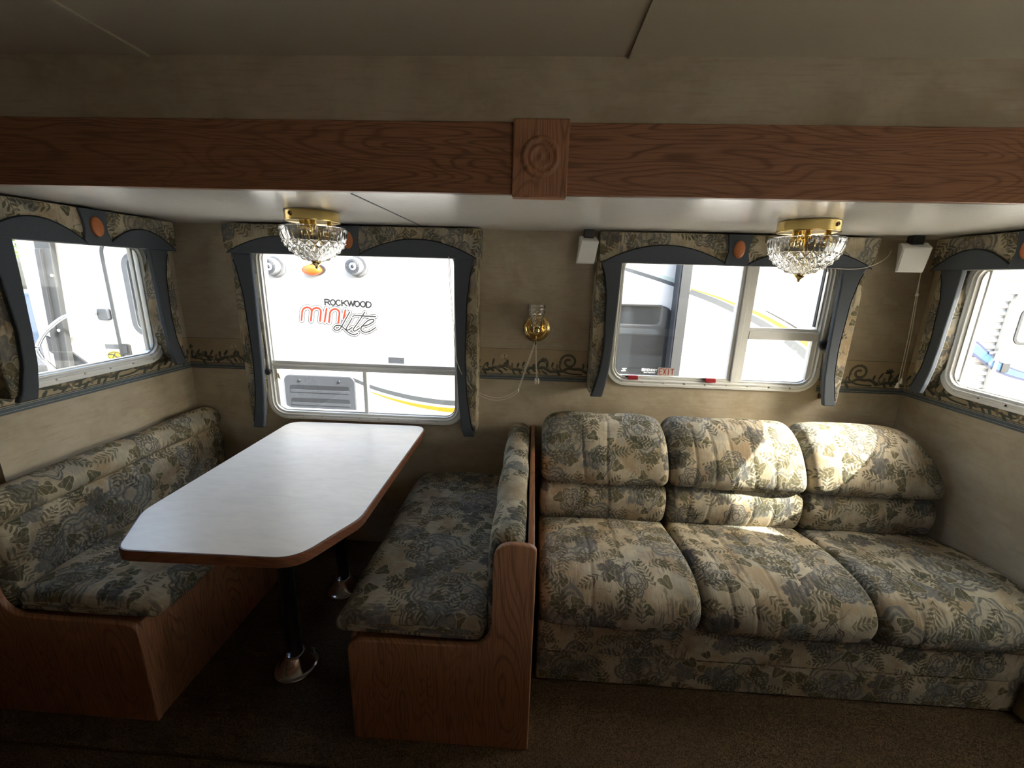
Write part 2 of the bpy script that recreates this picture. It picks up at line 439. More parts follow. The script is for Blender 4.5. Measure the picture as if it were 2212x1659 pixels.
def worldloc(o):
    p = Vector(o.location)
    while o.parent: o = o.parent; p += Vector(o.location)
    return p
def obj(name, mb, mat, parent=None, bevel=0, seg=2, label=None, recalc=True):
    if parent is not None: org = worldloc(parent)
    else:
        xs = [p.x for p in mb.v]; ys = [p.y for p in mb.v]; zs = [p.z for p in mb.v]
        org = Vector(((min(xs)+max(xs))/2, (min(ys)+max(ys))/2, min(zs)))
        org = Vector(round(c, 4) for c in org)
    o = bpy.data.objects.new(name, mb.mesh(name, MT[mat] if isinstance(mat, str) else mat, org, recalc)); COL.objects.link(o)
    if parent is not None: o.parent = parent
    else: o.location = org
    if bevel:
        b = o.modifiers.new('bevel', 'BEVEL'); b.width = bevel; b.segments = seg; b.limit_method = 'ANGLE'; b.angle_limit = radians(40)
    if label: o['label'] = label
    return o
def tag(o, label, cat, group=None, kind=None):
    o['label'] = label; o['category'] = cat
    if group: o['group'] = group
    if kind: o['kind'] = kind
    return o
def thing(name, loc, label, cat, group=None, kind=None):
    o = bpy.data.objects.new(name, None); COL.objects.link(o); o.location = loc; o.empty_display_size = .1
    return tag(o, label, cat, group, kind)
def struct(name, mb, mat, label, parent=None, bevel=0):
    o = obj(name, mb, mat, parent, bevel); o['kind'] = 'structure'; o['label'] = label; return o
def stuff(o): o['kind'] = 'stuff'; return o

W = 3.62                                             # width of the slide-out; its back wall is y = 0
def P_back(u, z, n): return Vector((u, -n, z))       # u along the wall, n out of it into the room
def P_left(u, z, n): return Vector((n, -u, z))
def P_right(u, z, n): return Vector((W-n, -u, z))
def P_face(y):                                       # plane parallel to the back wall, seen from the room
    return lambda u, z, n: Vector((u, y-n, z))

def rpoly(pts, n=5):                                 # [(x,y,r)] -> polygon with rounded corners
    out = []; N = len(pts)
    for i, (x, y, r) in enumerate(pts):
        p = Vector((x, y)); a = Vector(pts[i-1][:2]); b = Vector(pts[(i+1) % N][:2])
        if r <= 0: out.append((x, y)); continue
        d0 = min(r, (a-p).length*.49); d1 = min(r, (b-p).length*.49)
        s = p+(a-p).normalized()*d0; e = p+(b-p).normalized()*d1
        for k in range(n+1):
            t = k/n; q = s*(1-t)**2 + p*2*t*(1-t) + e*t*t; out.append((q.x, q.y))
    return out
def rrect(u0, u1, z0, z1, r, n=7):
    out = []
    for cx, cz, a0 in ((u1-r, z0+r, -90), (u1-r, z1-r, 0), (u0+r, z1-r, 90), (u0+r, z0+r, 180)):
        for k in range(n+1):
            a = radians(a0+90*k/n); out.append((cx+r*cos(a), cz+r*sin(a)))
    return out
def ellipse(cu, cz, a, b, n=24): return [(cu+a*cos(2*pi*k/n), cz+b*sin(2*pi*k/n)) for k in range(n)]
def spline(pts, n=8):
    P = [Vector(p) for p in pts]; out = []
    for i in range(len(P)-1):
        a, b, c, d = P[max(i-1, 0)], P[i], P[i+1], P[min(i+2, len(P)-1)]
        for k in range(n):
            t = k/n
            out.append(tuple(.5*((2*b)+(c-a)*t+(2*a-5*b+4*c-d)*t*t+(3*b-a-3*c+d)*t**3)))
    return out + [tuple(P[-1])]
def interp(tab, t):
    for (a, x), (b, y) in zip(tab, tab[1:]):
        if a <= t <= b: f = (t-a)/(b-a); f = f*f*(3-2*f)*.4 + f*.6; return x+(y-x)*f
    return tab[0][1] if t < tab[0][0] else tab[-1][1]

def cushion(mb, prof, a0, a1, P, r=.03, crown=.012, step=.025, npro=64, warp=None, disp=None, uoff=0.0, ends=7):
    """a soft block: profile loop [(y,z,r)] drawn out from a0 to a1 with rounded ends. P(a,y,z) -> point"""
    poly = rpoly(prof, 6); L = [Vector(p) for p in poly]
    seglen = [(L[(i+1) % len(L)]-L[i]).length for i in range(len(L))]; tot = sum(seglen)
    pts = []; acc = 0; i = 0; arc = []
    for k in range(npro):
        d = tot*k/npro
        while acc+seglen[i] < d and i < len(L)-1: acc += seglen[i]; i += 1
        f = (d-acc)/max(seglen[i], 1e-9); pts.append(L[i]+(L[(i+1) % len(L)]-L[i])*min(max(f, 0), 1)); arc.append(d)
    area = sum(pts[k].x*pts[(k+1) % npro].y-pts[(k+1) % npro].x*pts[k].y for k in range(npro))
    sg = 1 if area > 0 else -1; nor = []
    for k in range(npro):
        t = (pts[(k+2) % npro]-pts[k-2]).normalized(); nor.append(Vector((t.y, -t.x))*sg)
    st = []
    for k in range(ends): th = pi/2*k/(ends-1); st.append((a0+r*(1-cos(pi/2-pi/2+th)) if False else a0+r*(1-cos(th)), r*(1-sin(th))))
    m = max(2, int((a1-a0-2*r)/step)); inner = [(a0+r+(a1-a0-2*r)*k/m, 0.0) for k in range(1, m)]
    st = st + inner + [(a0+a1-a, ins) for a, ins in st[::-1]]
    R = []
    for a, ins in st:
        t = (a-a0)/(a1-a0); cr = crown*max(0.0, sin(pi*t))**.5; ring = []
        for q, n in zip(pts, nor):
            y, z = q.x-n.x*(ins-cr), q.y-n.y*(ins-cr)
            if disp:
                dd = disp(a, q.x, q.y); y += n.x*dd; z += n.y*dd
            if warp: y, z = warp(a, y, z)
            ring.append(P(a, y, z))
        R.append(ring)
    ids = [mb.add(rg) for rg in R]; arc2 = arc+[tot]
    for i in range(len(R)-1):
        for k in range(npro):
            k2 = (k+1) % npro; ua, ub = st[i][0]+uoff, st[i+1][0]+uoff
            mb.face((ids[i][k], ids[i][k2], ids[i+1][k2], ids[i+1][k]), [(ua, -arc2[k]), (ua, -arc2[k+1]), (ub, -arc2[k+1]), (ub, -arc2[k])], True)
    for rg, off in ((ids[0], .3), (ids[-1], .9)):
        mb.face(rg, [(q.x+off+uoff, q.y) for q in pts], False)
    return mb

def grow_box(x0, x1, y0, y1, z0, z1): return MB().box(x0, x1, y0, y1, z0, z1)

# ------------------------------------------------------------------ the room shell
Z_C, Z_M = 1.717, 2.043                              # slide-out ceiling, main ceiling
FRAMES = {                                           # window frame outlines in wall coordinates
    'dinette': (P_back, .405, 1.455, .735, 1.655), 'sofa': (P_back, 2.172, 3.206, .99, 1.655),
    'left': (P_left, .14, .81, 1.063, 1.642), 'right': (P_right, .165, .84, 1.06, 1.642)}
def wall_with_openings(P, u0, u1, z0, z1, holes, th, n_in=0.0):
    us = sorted({u0, u1} | {a for h in holes for a in h[:2]}); zs = sorted({z0, z1} | {a for h in holes for a in h[2:]})
    mb = MB()
    for ua, ub in zip(us, us[1:]):
        for za, zb in zip(zs, zs[1:]):
            cu, cz = (ua+ub)/2, (za+zb)/2
            if any(h[0] < cu < h[1] and h[2] < cz < h[3] for h in holes): continue
            poly = [(ua, za), (ub, za), (ub, zb), (ua, zb)]
            mb.flat(poly, P, n_in); mb.flat(poly, P, n_in-th)
    for h in holes:
        c = [(h[0], h[2]), (h[1], h[2]), (h[1], h[3]), (h[0], h[3])]
        for a, b in zip(c, c[1:]+c[:1]): mb.face(mb.add([P(*a, n_in), P(*b, n_in), P(*b, n_in-th), P(*a, n_in-th)]))
    c = [(u0, z0), (u1, z0), (u1, z1), (u0, z1)]
    for a, b in zip(c, c[1:]+c[:1]): mb.face(mb.add([P(*a, n_in), P(*b, n_in), P(*b, n_in-th), P(*a, n_in-th)]))
    return mb
def hole(k): _, a, b, c, d = FRAMES[k]; return (a+.031, b-.031, c+.031, d-.031)
TH = .04
wall_back = struct('wall_back', wall_with_openings(P_back, -TH, W+TH, 0, Z_C, [hole('dinette'), hole('sofa')], TH), 'wall', 'mottled tan papered back wall of the slide-out, with two windows')
wall_left = struct('wall_left', wall_with_openings(P_left, 0, .85, 0, Z_C, [hole('left')], TH), 'wall', 'mottled tan papered left end wall of the slide-out')
wall_right = struct('wall_right', wall_with_openings(P_right, 0, .85, 0, Z_C, [hole('right')], TH), 'wall', 'mottled tan papered right end wall of the slide-out')
X0, X1, Y1 = -1.6, 3.90, -3.15
hdr = MB()
hdr.box(X0, X1, -.80, -.85+.004, Z_C+.03, Z_M); hdr.box(X0, -.04, -.85, -.80, -.03, Z_C+.03); hdr.box(W+.04, X1, -.85, -.80, -.03, Z_C+.03)
struct('wall_front', hdr, 'wall', 'papered strip of main wall above the wooden fascia')
P_rear = lambda u, z, n: Vector((u, Y1+n, z))
P_end = lambda u, z, n: Vector((X1-n, -u, z))
rear_holes = [(P_rear, 2.2, 3.4, .95, 1.27), (P_end, .97, 1.52, .72, 1.36)]  # openings of the added, unseen light windows
wall_rear = struct('wall_rear', wall_with_openings(P_rear, X0, X1, -.03, Z_M, [h[1:] for h in rear_holes[:1]], TH), 'wall', 'papered wall behind the viewer')
struct('wall_end_left', MB().box(X0-TH, X0, Y1-TH, -.80, -.03, Z_M), 'wall', 'papered wall at the far left end of the trailer')
struct('wall_end_right', wall_with_openings(P_end, .80, -Y1+TH, -.03, Z_M, [rear_holes[1][1:]], TH), 'wall', 'papered wall at the far right end of the trailer')
obj('shading_counter', MB().box(X0+.02, 3.55, Y1+.002, -2.56, -.014, .925), 'oak_x', wall_rear, .01)  # added out of view to keep rear window light off the low panels
obj('shading_counter_top', MB().box(X0+.02, 3.55, Y1+.002, -2.545, .925, .94), 'laminate', wall_rear, .003)  # pale top of the added counter, throws light up to the ceiling
obj('bounce_cut_cupboards', MB().box(X0+.02, 3.88, Y1+.002, -2.85, 1.33, Z_M-.002), 'oak_x', wall_rear, .004)  # unseen dark oak added to cut light bouncing off the rear wall
struct('ceiling', MB().box(X0-TH, X1+TH, Y1-TH, -.80, Z_M, Z_M+.06), 'ceil_main', 'beige main ceiling panel with narrow battens')
struct('ceiling.001', MB().box(-TH, W+TH, -.852, TH, Z_C, Z_C+.05), 'ceil_slide', 'glossy white textured ceiling of the slide-out')
struct('floor', MB().box(X0-TH, X1+TH, Y1-TH, -1.128, -.08, -.014).box(X0-TH, -TH, -1.128, -.80, -.08, -.014).box(W+TH, X1+TH, -1.128, -.80, -.08, -.014), 'carpet', 'brown carpet of the main floor')
struct('floor.001', MB().box(-TH, W+TH, -1.128, TH, -.06, 0), 'carpet', 'brown carpet of the slide-out floor', bevel=.006)
# battens on the main ceiling, seam strip on the slide-out ceiling
struct('trim_1', MB().box(2.008, 2.046, -2.9, -.812, Z_M-.006, Z_M), 'ceil_main', 'narrow batten covering a joint of the main ceiling, right of centre', bevel=.001)
struct('trim_2', MB().box(.725, .763, -2.9, -.812, Z_M-.006, Z_M), 'ceil_main', 'narrow batten covering a joint of the main ceiling, far left', bevel=.001)
struct('trim_3', MB().box(1.272, 1.278, -.83, -.10, Z_C-.0015, Z_C), 'grey_dark', 'thin dark seam in the white slide-out ceiling')
struct('trim_4', MB().box(-.1, W+.1, -.8125, -.80, Z_M-.012, Z_M), 'wall', 'papered moulding where the main ceiling meets the wall')
# wooden fascia: two boards and a carved block
fas = thing('trim_5', (1.8, -.85, Z_C), 'long oak fascia board with carved rosette block above the slide-out', 'fascia', None, 'structure')
obj('board', MB().box(-.12, 1.735, -.866, -.846, Z_C, 1.889), 'oak_x', fas, .002)
obj('board', MB().box(1.865, W+.12, -.866, -.846, Z_C, 1.889), 'oak_x', fas, .002)
blk = obj('rosette_block', MB().box(1.7285, 1.8715, -.884, -.847, 1.707, 1.892), 'oak_z', fas, .003)
ro = MB(); ro.lathe([(.0005,-.0085),(.004,-.0085),(.007,-.004),(.011,-.003),(.018,-.0025),(.023,-.006),(.0265,-.0065),(.030,-.003),(.034,-.0005),(.038,-.006),(.0425,-.0085),(.047,-.006),(.050,-.001),(.053,.002)], (1.8, -.8845, 1.803), 'y', 40)
obj('rosette', ro, 'oak_z', blk)

# wallpaper border with printed scrolls, leaves and a blue rule
def border(P, spans, shift, parent, win=None):
    cuts = (lambda a, b: [(a, b, 1.157)]) if win is None else (lambda a, b: [(a, win[0], 1.157), (win[0], win[1], win[2]), (win[1], b, 1.157)])
    ok = lambda u, z: any(a0+.002 <= u <= b0-.002 for a0, b0 in spans) and (win is None or z < win[2]-.002 or not win[0]-.002 < u < win[1]+.002)
    paper = MB(); rule = MB(); dark = MB(); mid = MB(); light = MB()
    def leaf(mb, u, z, l, w, a, n):
        c, s = cos(a), sin(a); pts = []
        for k in range(12):
            t = 2*pi*k/12; x = l*(.5-.5*cos(t)); y = w*sin(t)*(.55+.45*cos(t)*-.2); pts.append((u+x*c-y*s, z+x*s+y*c))
        if all(ok(*q) for q in pts): mb.flat(pts, P, n)
    def strip(mb, pts, w, n):
        run = []
        for p in pts:
            if ok(*p): run.append(p)
            else:
                if len(run) > 1: mb.ribbon(run, w, P, n, False)
                run = []
        if len(run) > 1: mb.ribbon(run, w, P, n, False)
    for a, b in spans:
        for a1, b1, zt in cuts(a, b): paper.prism([(a1, .994), (b1, .994), (b1, zt), (a1, zt)], P, 0, .0012)
        rule.flat([(a, .996), (b, .996), (b, 1.022), (a, 1.022)], P, .0015)
        for z in (1.0035, 1.0165): light.flat([(a, z), (b, z), (b, z+.0012), (a, z+.0012)], P, .0018)
        for a1, b1, zt in cuts(a, b):
            if zt > 1.15: dark.flat([(a1, 1.1555), (b1, 1.1555), (b1, 1.157), (a1, 1.157)], P, .0016)
        dark.flat([(a, 1.0245), (b, 1.0245), (b, 1.028), (a, 1.028)], P, .0016)
    per = .705; rnd = random.Random(5)
    k0 = int((min(a for a, b in spans)-shift)/per)-1; k1 = int((max(b for a, b in spans)-shift)/per)+1
    for k in range(k0, k1+1):
        o = shift+k*per
        br = [(o+per*t/40, 1.056+.010*sin(t*.63)+.004*sin(t*1.7)) for t in range(41)]
        strip(dark, br, .015, .0017); strip(mid, [(u, z+.004) for u, z in br], .003, .0019)
        strip(dark, [(o+.18+per*t/80, 1.05-.012*sin(t*.157*1.2)) for t in range(21)], .007, .0017)
        sp = [(o+.02+ (.044-.034*t/44)*cos(pi*1.1-t*.2), 1.098+(.042-.034*t/44)*sin(pi*1.1-t*.2)) for t in range(45)]
        strip(dark, sp, .011, .002); strip(mid, sp, .003, .0022)
        strip(dark, spline([(o-.024, 1.085), (o-.02, 1.06), (o+.02, 1.04), (o+.09, 1.035)]), .008, .002)
        for q in range(24):
            u = o+.09+q*.025; z = 1.058+.01*sin(q*2.1)
            for s in (1, -1):
                leaf(dark if (q+s) % 3 else mid, u, z, .026+.016*rnd.random(), .009+.004*rnd.random(), s*(.5+.7*rnd.random())+(.4 if s > 0 else 0), .002)
        for cu, cz in ((.16, 1.105), (.40, 1.115), (.60, 1.10)):
            strip(dark, spline([(o+cu+.03, 1.06), (o+cu+.02, 1.08), (o+cu, cz-.005)]), .003, .0018)
            for q in range(5): leaf(light if cu == .40 else dark, o+cu, cz-.004, .022, .008, .5+q*.65, .0021)
            leaf(mid, o+cu, cz, .012, .005, 1.5, .0023)
        for cu, cz in ((.28, 1.04), (.5, 1.045)):
            for q in range(5): leaf(light if q % 2 else mid, o+cu, cz, .018, .006, q*1.25, .0021)
    bo = obj('wallpaper_border', paper, 'border', parent)
    obj('blue_rule', rule, 'ink_blue', bo, recalc=False)
    for mb, m in ((dark, 'ink_dark'), (mid, 'ink_mid'), (light, 'ink_light')):
        if mb.f: obj('printed_scrollwork', mb, m, bo, recalc=False)
border(P_back, [(.001, .404), (1.456, 2.171), (3.207, W-.001)], 1.965, wall_back)
border(P_left, [(.001, .85)], .30, wall_left, (.165, .785, 1.09))
border(P_right, [(.001, .85)], .22, wall_right, (.19, .815, 1.087))

# ------------------------------------------------------------------ windows
def window(num, key, label, bars=(), panes=(), extra=None, R=.1):
    P, u0, u1, z0, z1 = FRAMES[key]
    t = thing('window_%d' % num, P((u0+u1)/2, z0, 0), label, 'window', None, 'structure')
    K = .74; prof = [(0,0),(0,.008),(.003,.012),(.018,.013),(.021,.010),(.030,.010),(.034,.016),(.041,.017),(.044,.012),(.047,.004),(.052,.003),(.055,.010),(.059,.010),(.061,.0),(.061,-.052),(.0,-.052),(-.0,-.041)]
    prof = [(o*K, n if n > -.05 else -.044) for o, n in prof]
    R_ = [[P(a, b, n) for a, b in rrect(u0+o, u1-o, z0+o, z1-o, max(R-o, .012))] for o, n in prof]
    obj('frame', MB().rings(R_, smooth=False), 'frame', t)
    lip = [(.040,-.004),(.040,-.020),(.050,-.020),(.050,-.004)]
    obj('inner_track', MB().rings([[P(a, b, n) for a, b in rrect(u0+o, u1-o, z0+o, z1-o, max(R-o, .012))] for o, n in lip], closed=True, smooth=False), 'alu', t)
    sc = MB(); k = 0
    for u in [u0+.08+.103*i for i in range(int((u1-u0-.12)/.103)+1)]: sc.lathe([(.0045,0),(.004,.002),(.002,.003)], P(u, z0+.0185, .010), 'y' if P is P_back else 'x', 8)
    for z in [z0+.13+.125*i for i in range(int((z1-z0-.2)/.125)+1)]:
        for u in (u0+.0185, u1-.0185): sc.lathe([(.0045,0),(.004,.002),(.002,.003)], P(u, z, .010), 'y' if P is P_back else 'x', 8)
    stuff(obj('screws', sc, 'alu', t))
    for b in bars:
        mb = MB()
        for (ua, ub, za, zb, na, nb) in b[1]: mb.prism([(ua, za), (ub, za), (ub, zb), (ua, zb)], P, na, nb)
        obj(b[0], mb, b[2] if len(b) > 2 else 'frame', t, .002)
    for (ua, ub, za, zb, n) in panes: obj('pane', MB().prism([(ua, za), (ub, za), (ub, zb), (ua, zb)], P, n, n+.003), 'glass', t)
    return t
# dinette window: a large upper pane over two sliding panes
F = FRAMES['dinette']; a, b, c, d = F[1:]
w1 = window(1, 'dinette', 'white framed window behind the dinette table, two small panes below one large',
    bars=[('meeting_rail', [(a+.04, b-.04, 1.036, 1.050, -.03, .004), (a+.04, b-.04, 1.0215, 1.034, -.03, .012), (a+.04, b-.04, 1.006, 1.0195, -.03, .006)]),
          ('mullion', [(.924, .944, c+.04, 1.007, -.03, .004)]),
          ('sash_stile', [(a+.044, a+.06, c+.042, 1.006, -.028, .0)]),],
    panes=[(a+.04, b-.04, 1.045, d-.04, -.018), (a+.04, .934, c+.04, 1.01, -.012), (.934, b-.04, c+.04, 1.01, -.026)])
kn = MB(); kn.lathe([(.008,0),(.008,.012),(.016,.014),(.018,.022),(.012,.03),(.0,.031)], P_back(.436, .995, .01), 'y', 10)
for v in kn.v: v.y = -.01-(v.y+.01)
obj('crank_knob', kn, 'black', w1)
ys = MB()
for i, (u, z, l) in enumerate(((.462, 1.0, .05), (.470, .985, .035), (.457, .96, .02))): ys.prism([(u, z), (u+.006, z-.004), (u+.004+.01*(i % 2), z-l), (u-.001, z-l+.01)], P_back, .004, .006+.001*i)
obj('peeling_sealant', ys, 'ink_light', w1, label='shreds of yellowed sealant hanging from the rail end')
# sofa window: tall left pane, mullion, two stacked right panes
F = FRAMES['sofa']; a, b, c, d = F[1:]
w2 = window(2, 'sofa', 'white framed window above the sofa with a red lettered exit label',
    bars=[('mullion', [(2.766, 2.780, c+.04, d-.04, -.03, .004), (2.783, 2.806, c+.04, d-.04, -.03, .014), (2.808, 2.838, c+.04, d-.04, -.03, .008)]),
          ('meeting_rail', [(2.838, b-.04, 1.285, 1.300, -.03, .002), (2.838, b-.04, 1.244, 1.283, -.028, .010)]),
          ('sash_stile', [(b-.064, b-.042, c+.042, 1.245, -.028, .004)]),
          ('sash_strip', [(b-.066, b-.061, 1.31, d-.04, -.02, .0)], 'grey_plastic'),
          ('release_track', [(a+.04, 2.766, 1.036, 1.044, -.01, .006)])],
    panes=[(a+.04, 2.77, c+.04, d-.04, -.014), (2.83, b-.04, 1.29, d-.04, -.02), (2.83, b-.04, c+.04, 1.25, -.010)])
for u in (2.282, 2.660):
    l = MB(); l.prism(rpoly([(u, 1.026, .003), (u+.048, 1.026, .003), (u+.045, 1.047, .003), (u-.003, 1.047, .003)], 3), P_back, .012, .028)
    lo = obj('release_latch', l, 'red', w2, .002, label='red plastic emergency release latch')
    obj('latch_pin', MB().prism([(u-.012, 1.036), (u, 1.036), (u, 1.043), (u-.012, 1.043)], P_back, .010, .018), 'black', lo)
ex = MB().prism([(2.434, 1.046), (2.513, 1.044), (2.513, 1.083), (2.434, 1.085)], P_back, -.0105, -.0098)
exo = obj('exit_label', ex, 'exit_paper', w2, label='pale label reading EXIT in red')
STROKES = {'E': [[(1,0),(0,0),(0,1),(1,1)],[(0,.5),(.8,.5)]], 'X': [[(0,0),(1,1)],[(0,1),(1,0)]], 'I': [[(.5,0),(.5,1)]], 'T': [[(0,1),(1,1)],[(.5,0),(.5,1)]],
    'R': [[(0,0),(0,1),(.6,1),(.9,.9),(.95,.75),(.85,.58),(.6,.5),(0,.5)],[(.5,.5),(1,0)]], 'O': [[(.5+.5*cos(radians(t)), .5+.5*sin(radians(t))) for t in range(0,361,20)]],
    'C': [[(.5+.5*cos(radians(t)), .5+.5*sin(radians(t))) for t in range(45,320,18)]], 'K': [[(0,0),(0,1)],[(.95,1),(0,.4)],[(.3,.58),(1,0)]],
    'W': [[(0,1),(.25,0),(.5,.9),(.75,0),(1,1)]], 'D': [[(0,0),(0,1),(.5,1),(.85,.85),(1,.5),(.85,.15),(.5,0),(0,0)]],
    'N': [[(0,0),(0,1),(1,0),(1,1)]], 'G': [[(.5+.5*cos(radians(t)), .5+.5*sin(radians(t))) for t in range(45,350,18)]+[(1,.45),(.55,.45)]], 'Y': [[(0,1),(.5,.5),(1,1)],[(.5,.5),(.5,0)]],
    'P': [[(0,0),(0,1),(.7,1),(.95,.75),(.7,.5),(0,.5)]], 'M': [[(0,0),(0,1),(.5,.3),(1,1),(1,0)]]}
def lettering(mb, text, u, z, w, h, gap, sw, P, n, widths={}):
    for i, ch in enumerate(text):
        cw = w*widths.get(ch, 1.0)
        for st in STROKES.get(ch, []): mb.ribbon([(u+x*cw, z+y*h) for x, y in st], sw, P, n)
        u += cw+gap
    return u
le = MB(); lettering(le, 'EXIT', 2.4395, 1.0495, .0135, .030, .006, .0035, P_back, -.0094)
obj('lettering', le, 'exit_red', exo, recalc=False)
kn = MB(); kn.lathe([(.010,0),(.012,.014),(.024,.018),(.026,.026),(.016,.036),(.0,.037)], P_back(3.178, 1.232, .01), 'y', 10)
for v in kn.v: v.y = -.01-(v.y+.01)
obj('crank_knob', kn, 'black', w2)
# the two end windows
for num, key, lab in ((3, 'left', 'white framed window in the left end wall, beside the dinette'), (4, 'right', 'white framed window in the right end wall, beside the sofa')):
    P, a, b, c, d = FRAMES[key]
    wN = window(num, key, lab, bars=[('sash_edge', [(a+.062, a+.072, c+.04, d-.04, -.03, -.012)])], panes=[(a+.04, b-.04, c+.04, d-.04, -.022)])
    k = MB(); k.lathe([(.006,0),(.006,.010),(.013,.012),(.013,.024),(.0,.026)], P(.118, 1.185, 0), 'x', 10)
    if key == 'right':
        for v in k.v: v.x = 2*W-v.x
    obj('crank_knob', k, 'black', wN)
# unseen windows behind and to the right, added and sized to light the room
for i, (P, a, b, c, d) in enumerate(rear_holes):
    rw = thing('window_%d' % (5+i), P((a+b)/2, c, 0), ('white framed window behind the viewer, added unseen for light', 'white framed window in the right end wall of the main room, added unseen for light')[i], 'window', None, 'structure')
    mb = MB(); mb.rings([[P(x, z, n) for x, z in rrect(a-.03+o, b+.03-o, c-.03+o, d+.03-o, .08-o*.5)] for o, n in ((0,0),(0,.014),(.05,.016),(.06,0),(.06,-.05),(0,-.05))], smooth=False)
    obj('frame', mb, 'frame', rw)
    obj('pane', MB().prism([(a, c), (b, c), (b, d), (a, d)], P, -.022, -.019), 'glass', rw)
    if i == 1: obj('diffuser_blind', MB().flat([(a-.03, c-.03), (b+.03, c-.03), (b+.03, d+.03), (a-.03, d+.03)], P, .022), 'added_blind', rw, recalc=False)  # unseen sheet added to spread the sun into soft fill light

# ------------------------------------------------------------------ fabric valances with shaped side legs
LEG_B = [(0,.010),(.1,.032),(.25,.047),(.57,.054),(.76,.046),(.92,.025),(1,.008)]
LEG_I = [(0,.106),(.2,.104),(.57,.097),(.76,.090),(.92,.076),(1,.064)]
def valance(P, ua, ub, uc, zbot, la, lb, label, zz=1.58, top=1.710, dep=.11):
    t = thing('window_valance', P(uc, zbot, 0), label, 'valance', 'floral window valances with side legs')
    box = [(ua+.004, zz+.004), (ua+.02, zz), (ub-.02, zz), (ub-.004, zz+.004), (ub, zz+.05), (ub, top), (ua, top), (ua, zz+.05)]
    mb = MB().prism([(u, z) for u, z in box], P, .020, dep)
    obj('top_box', mb, 'fabric', t, .006, 3)
    for s0, s1 in ((ua+.018, uc-.038), (uc+.038, ub-.018)):
        arch = [(s0+(s1-s0)*k/20, zz-.001+.078*sin(pi*k/20)**.85) for k in range(21)]
        obj('arched_insert', MB().prism(arch, P, dep-.03, dep+.008), 'blue_cloth', t, .003)
        pp = MB().tube([P(u, z, dep+.006) for u, z in arch], .0028, 6); obj('piping', pp, 'piping', t)
    tab = [(uc-.052, top-.002), (uc-.044, (top+zz)/2+.02), (uc-.042, (top+zz)/2-.01), (uc-.052, zz+.012), (uc-.05, zz-.002), (uc+.04, zz-.002), (uc+.052, zz+.012), (uc+.042, (top+zz)/2-.01), (uc+.044, (top+zz)/2+.02), (uc+.052, top-.002)]
    tb = obj('centre_tab', MB().prism(tab, P, dep-.02, dep+.011), 'blue_cloth', t, .002)
    md = MB(); rr = []
    for s, h in ((1, 0), (1, .004), (.92, .0075), (.7, .0095), (.35, .0105)): rr.append([P(u, z, dep+.011+h) for u, z in ellipse(uc, 1.646, .0235*s, .037*s, 28)])
    md.rings(rr, cap1=True); obj('medallion', md, 'medallion', tb, label='oval orange wooden button')
    for uo, sg in ((la, 1), (lb, -1)):
        N = 24; fb = []; bl = []; H = zz+.004-zbot
        zs = [zz+.004-H*k/N for k in range(N+1)]
        Bc = [uo+sg*interp(LEG_B, k/N) for k in range(N+1)]; Ic = [uo+sg*interp(LEG_I, k/N) for k in range(N+1)]
        oc = [uo+sg*(-.004*sin(pi*k/N)) for k in range(N+1)]
        fpoly = [(oc[k], zs[k]) for k in range(N)] + [(uo+sg*.004, zs[N]+.012)] + [(Bc[k]+sg*.004, zs[k]) for k in range(N-1, -1, -1)]
        lg = obj('side_leg', MB().prism(fpoly, P, .002, dep-.012), 'fabric', t, .008, 3)
        bpoly = [(Bc[k], zs[k]) for k in range(N+1)] + [(Ic[k], zs[k]) for k in range(N, -1, -1)]
        obj('leg_band', MB().prism(bpoly, P, dep-.024, dep), 'blue_cloth', lg, .006, 3)
        obj('piping', MB().tube([P(Bc[k], zs[k], dep-.002) for k in range(1, N)], .0025, 6), 'piping', lg)
    return t
valance(P_back, .347, 1.548, .945, .715, .366, 1.532, 'floral valance with slate arches over the dinette window, long legs beside the table')
valance(P_back, 2.08, 3.272, 2.68, .952, 2.08, 3.250, 'floral valance with slate arches over the sofa window, right leg tip sunlit')
valance(P_left, .095, .845, .467, 1.052, .135, .842, 'floral valance with slate arches over the left end window, beside the dinette')
valance(P_right, .095, .845, .467, 1.052, .135, .853, 'floral valance with slate arches over the right end window, cut off by the frame')

# ------------------------------------------------------------------ dinette benches
def bench(mirror, label):
    X = (lambda x: 1.833-x) if mirror else (lambda x: x)
    t = thing('dinette_bench', (X(1.55), -.52, 0), label, 'bench', 'oak dinette benches either side of the table')
    pan = rpoly([(1.257,0,0),(1.834,0,0),(1.834,.72,0),(1.834,.768,.055),(1.711,.768,.06),(1.708,.42,.02) if False else (1.708,.405,.09),(1.257,.397,.045)], 9)
    obj('end_panel', MB().prism([(X(u), z) for u, z in pan], P_face(-1.019), 0, .020), 'oak_z', t, .005, 3)
    fr = MB(); x0, x1 = sorted((X(1.262), X(1.276))); fr.box(x0, x1, -1.019, -.004, 0, .392); obj('front_panel', fr, 'oak_z', t, .002)
    dk = MB(); x0, x1 = sorted((X(1.276), X(1.808))); dk.box(x0, x1, -1.019, -.004, .372, .392); obj('seat_deck', dk, 'oak_y', t)
    bb = MB(); x0, x1 = sorted((X(1.808), X(1.828))); bb.box(x0, x1, -1.019, -.004, 0, .752); obj('back_board', bb, 'oak_y', t, .003)
    return t
bench(False, 'oak dinette bench with shaped end panel, standing against the sofa')
bench(True, 'oak dinette bench along the left wall, mostly in shadow')
def P_y(a, y, z): return Vector((y, -a, z))          # cushions drawn out along y, profile in x and z
def wrinkle(seed, amp=.003):
    r = random.Random(seed); w = [(r.uniform(8, 26), r.uniform(0, 6), r.uniform(5, 18)) for _ in range(5)]
    return lambda a, y, z: amp*sum(sin(a*f+p+y*g+z*g*.6) for f, p, g in w)/2.2
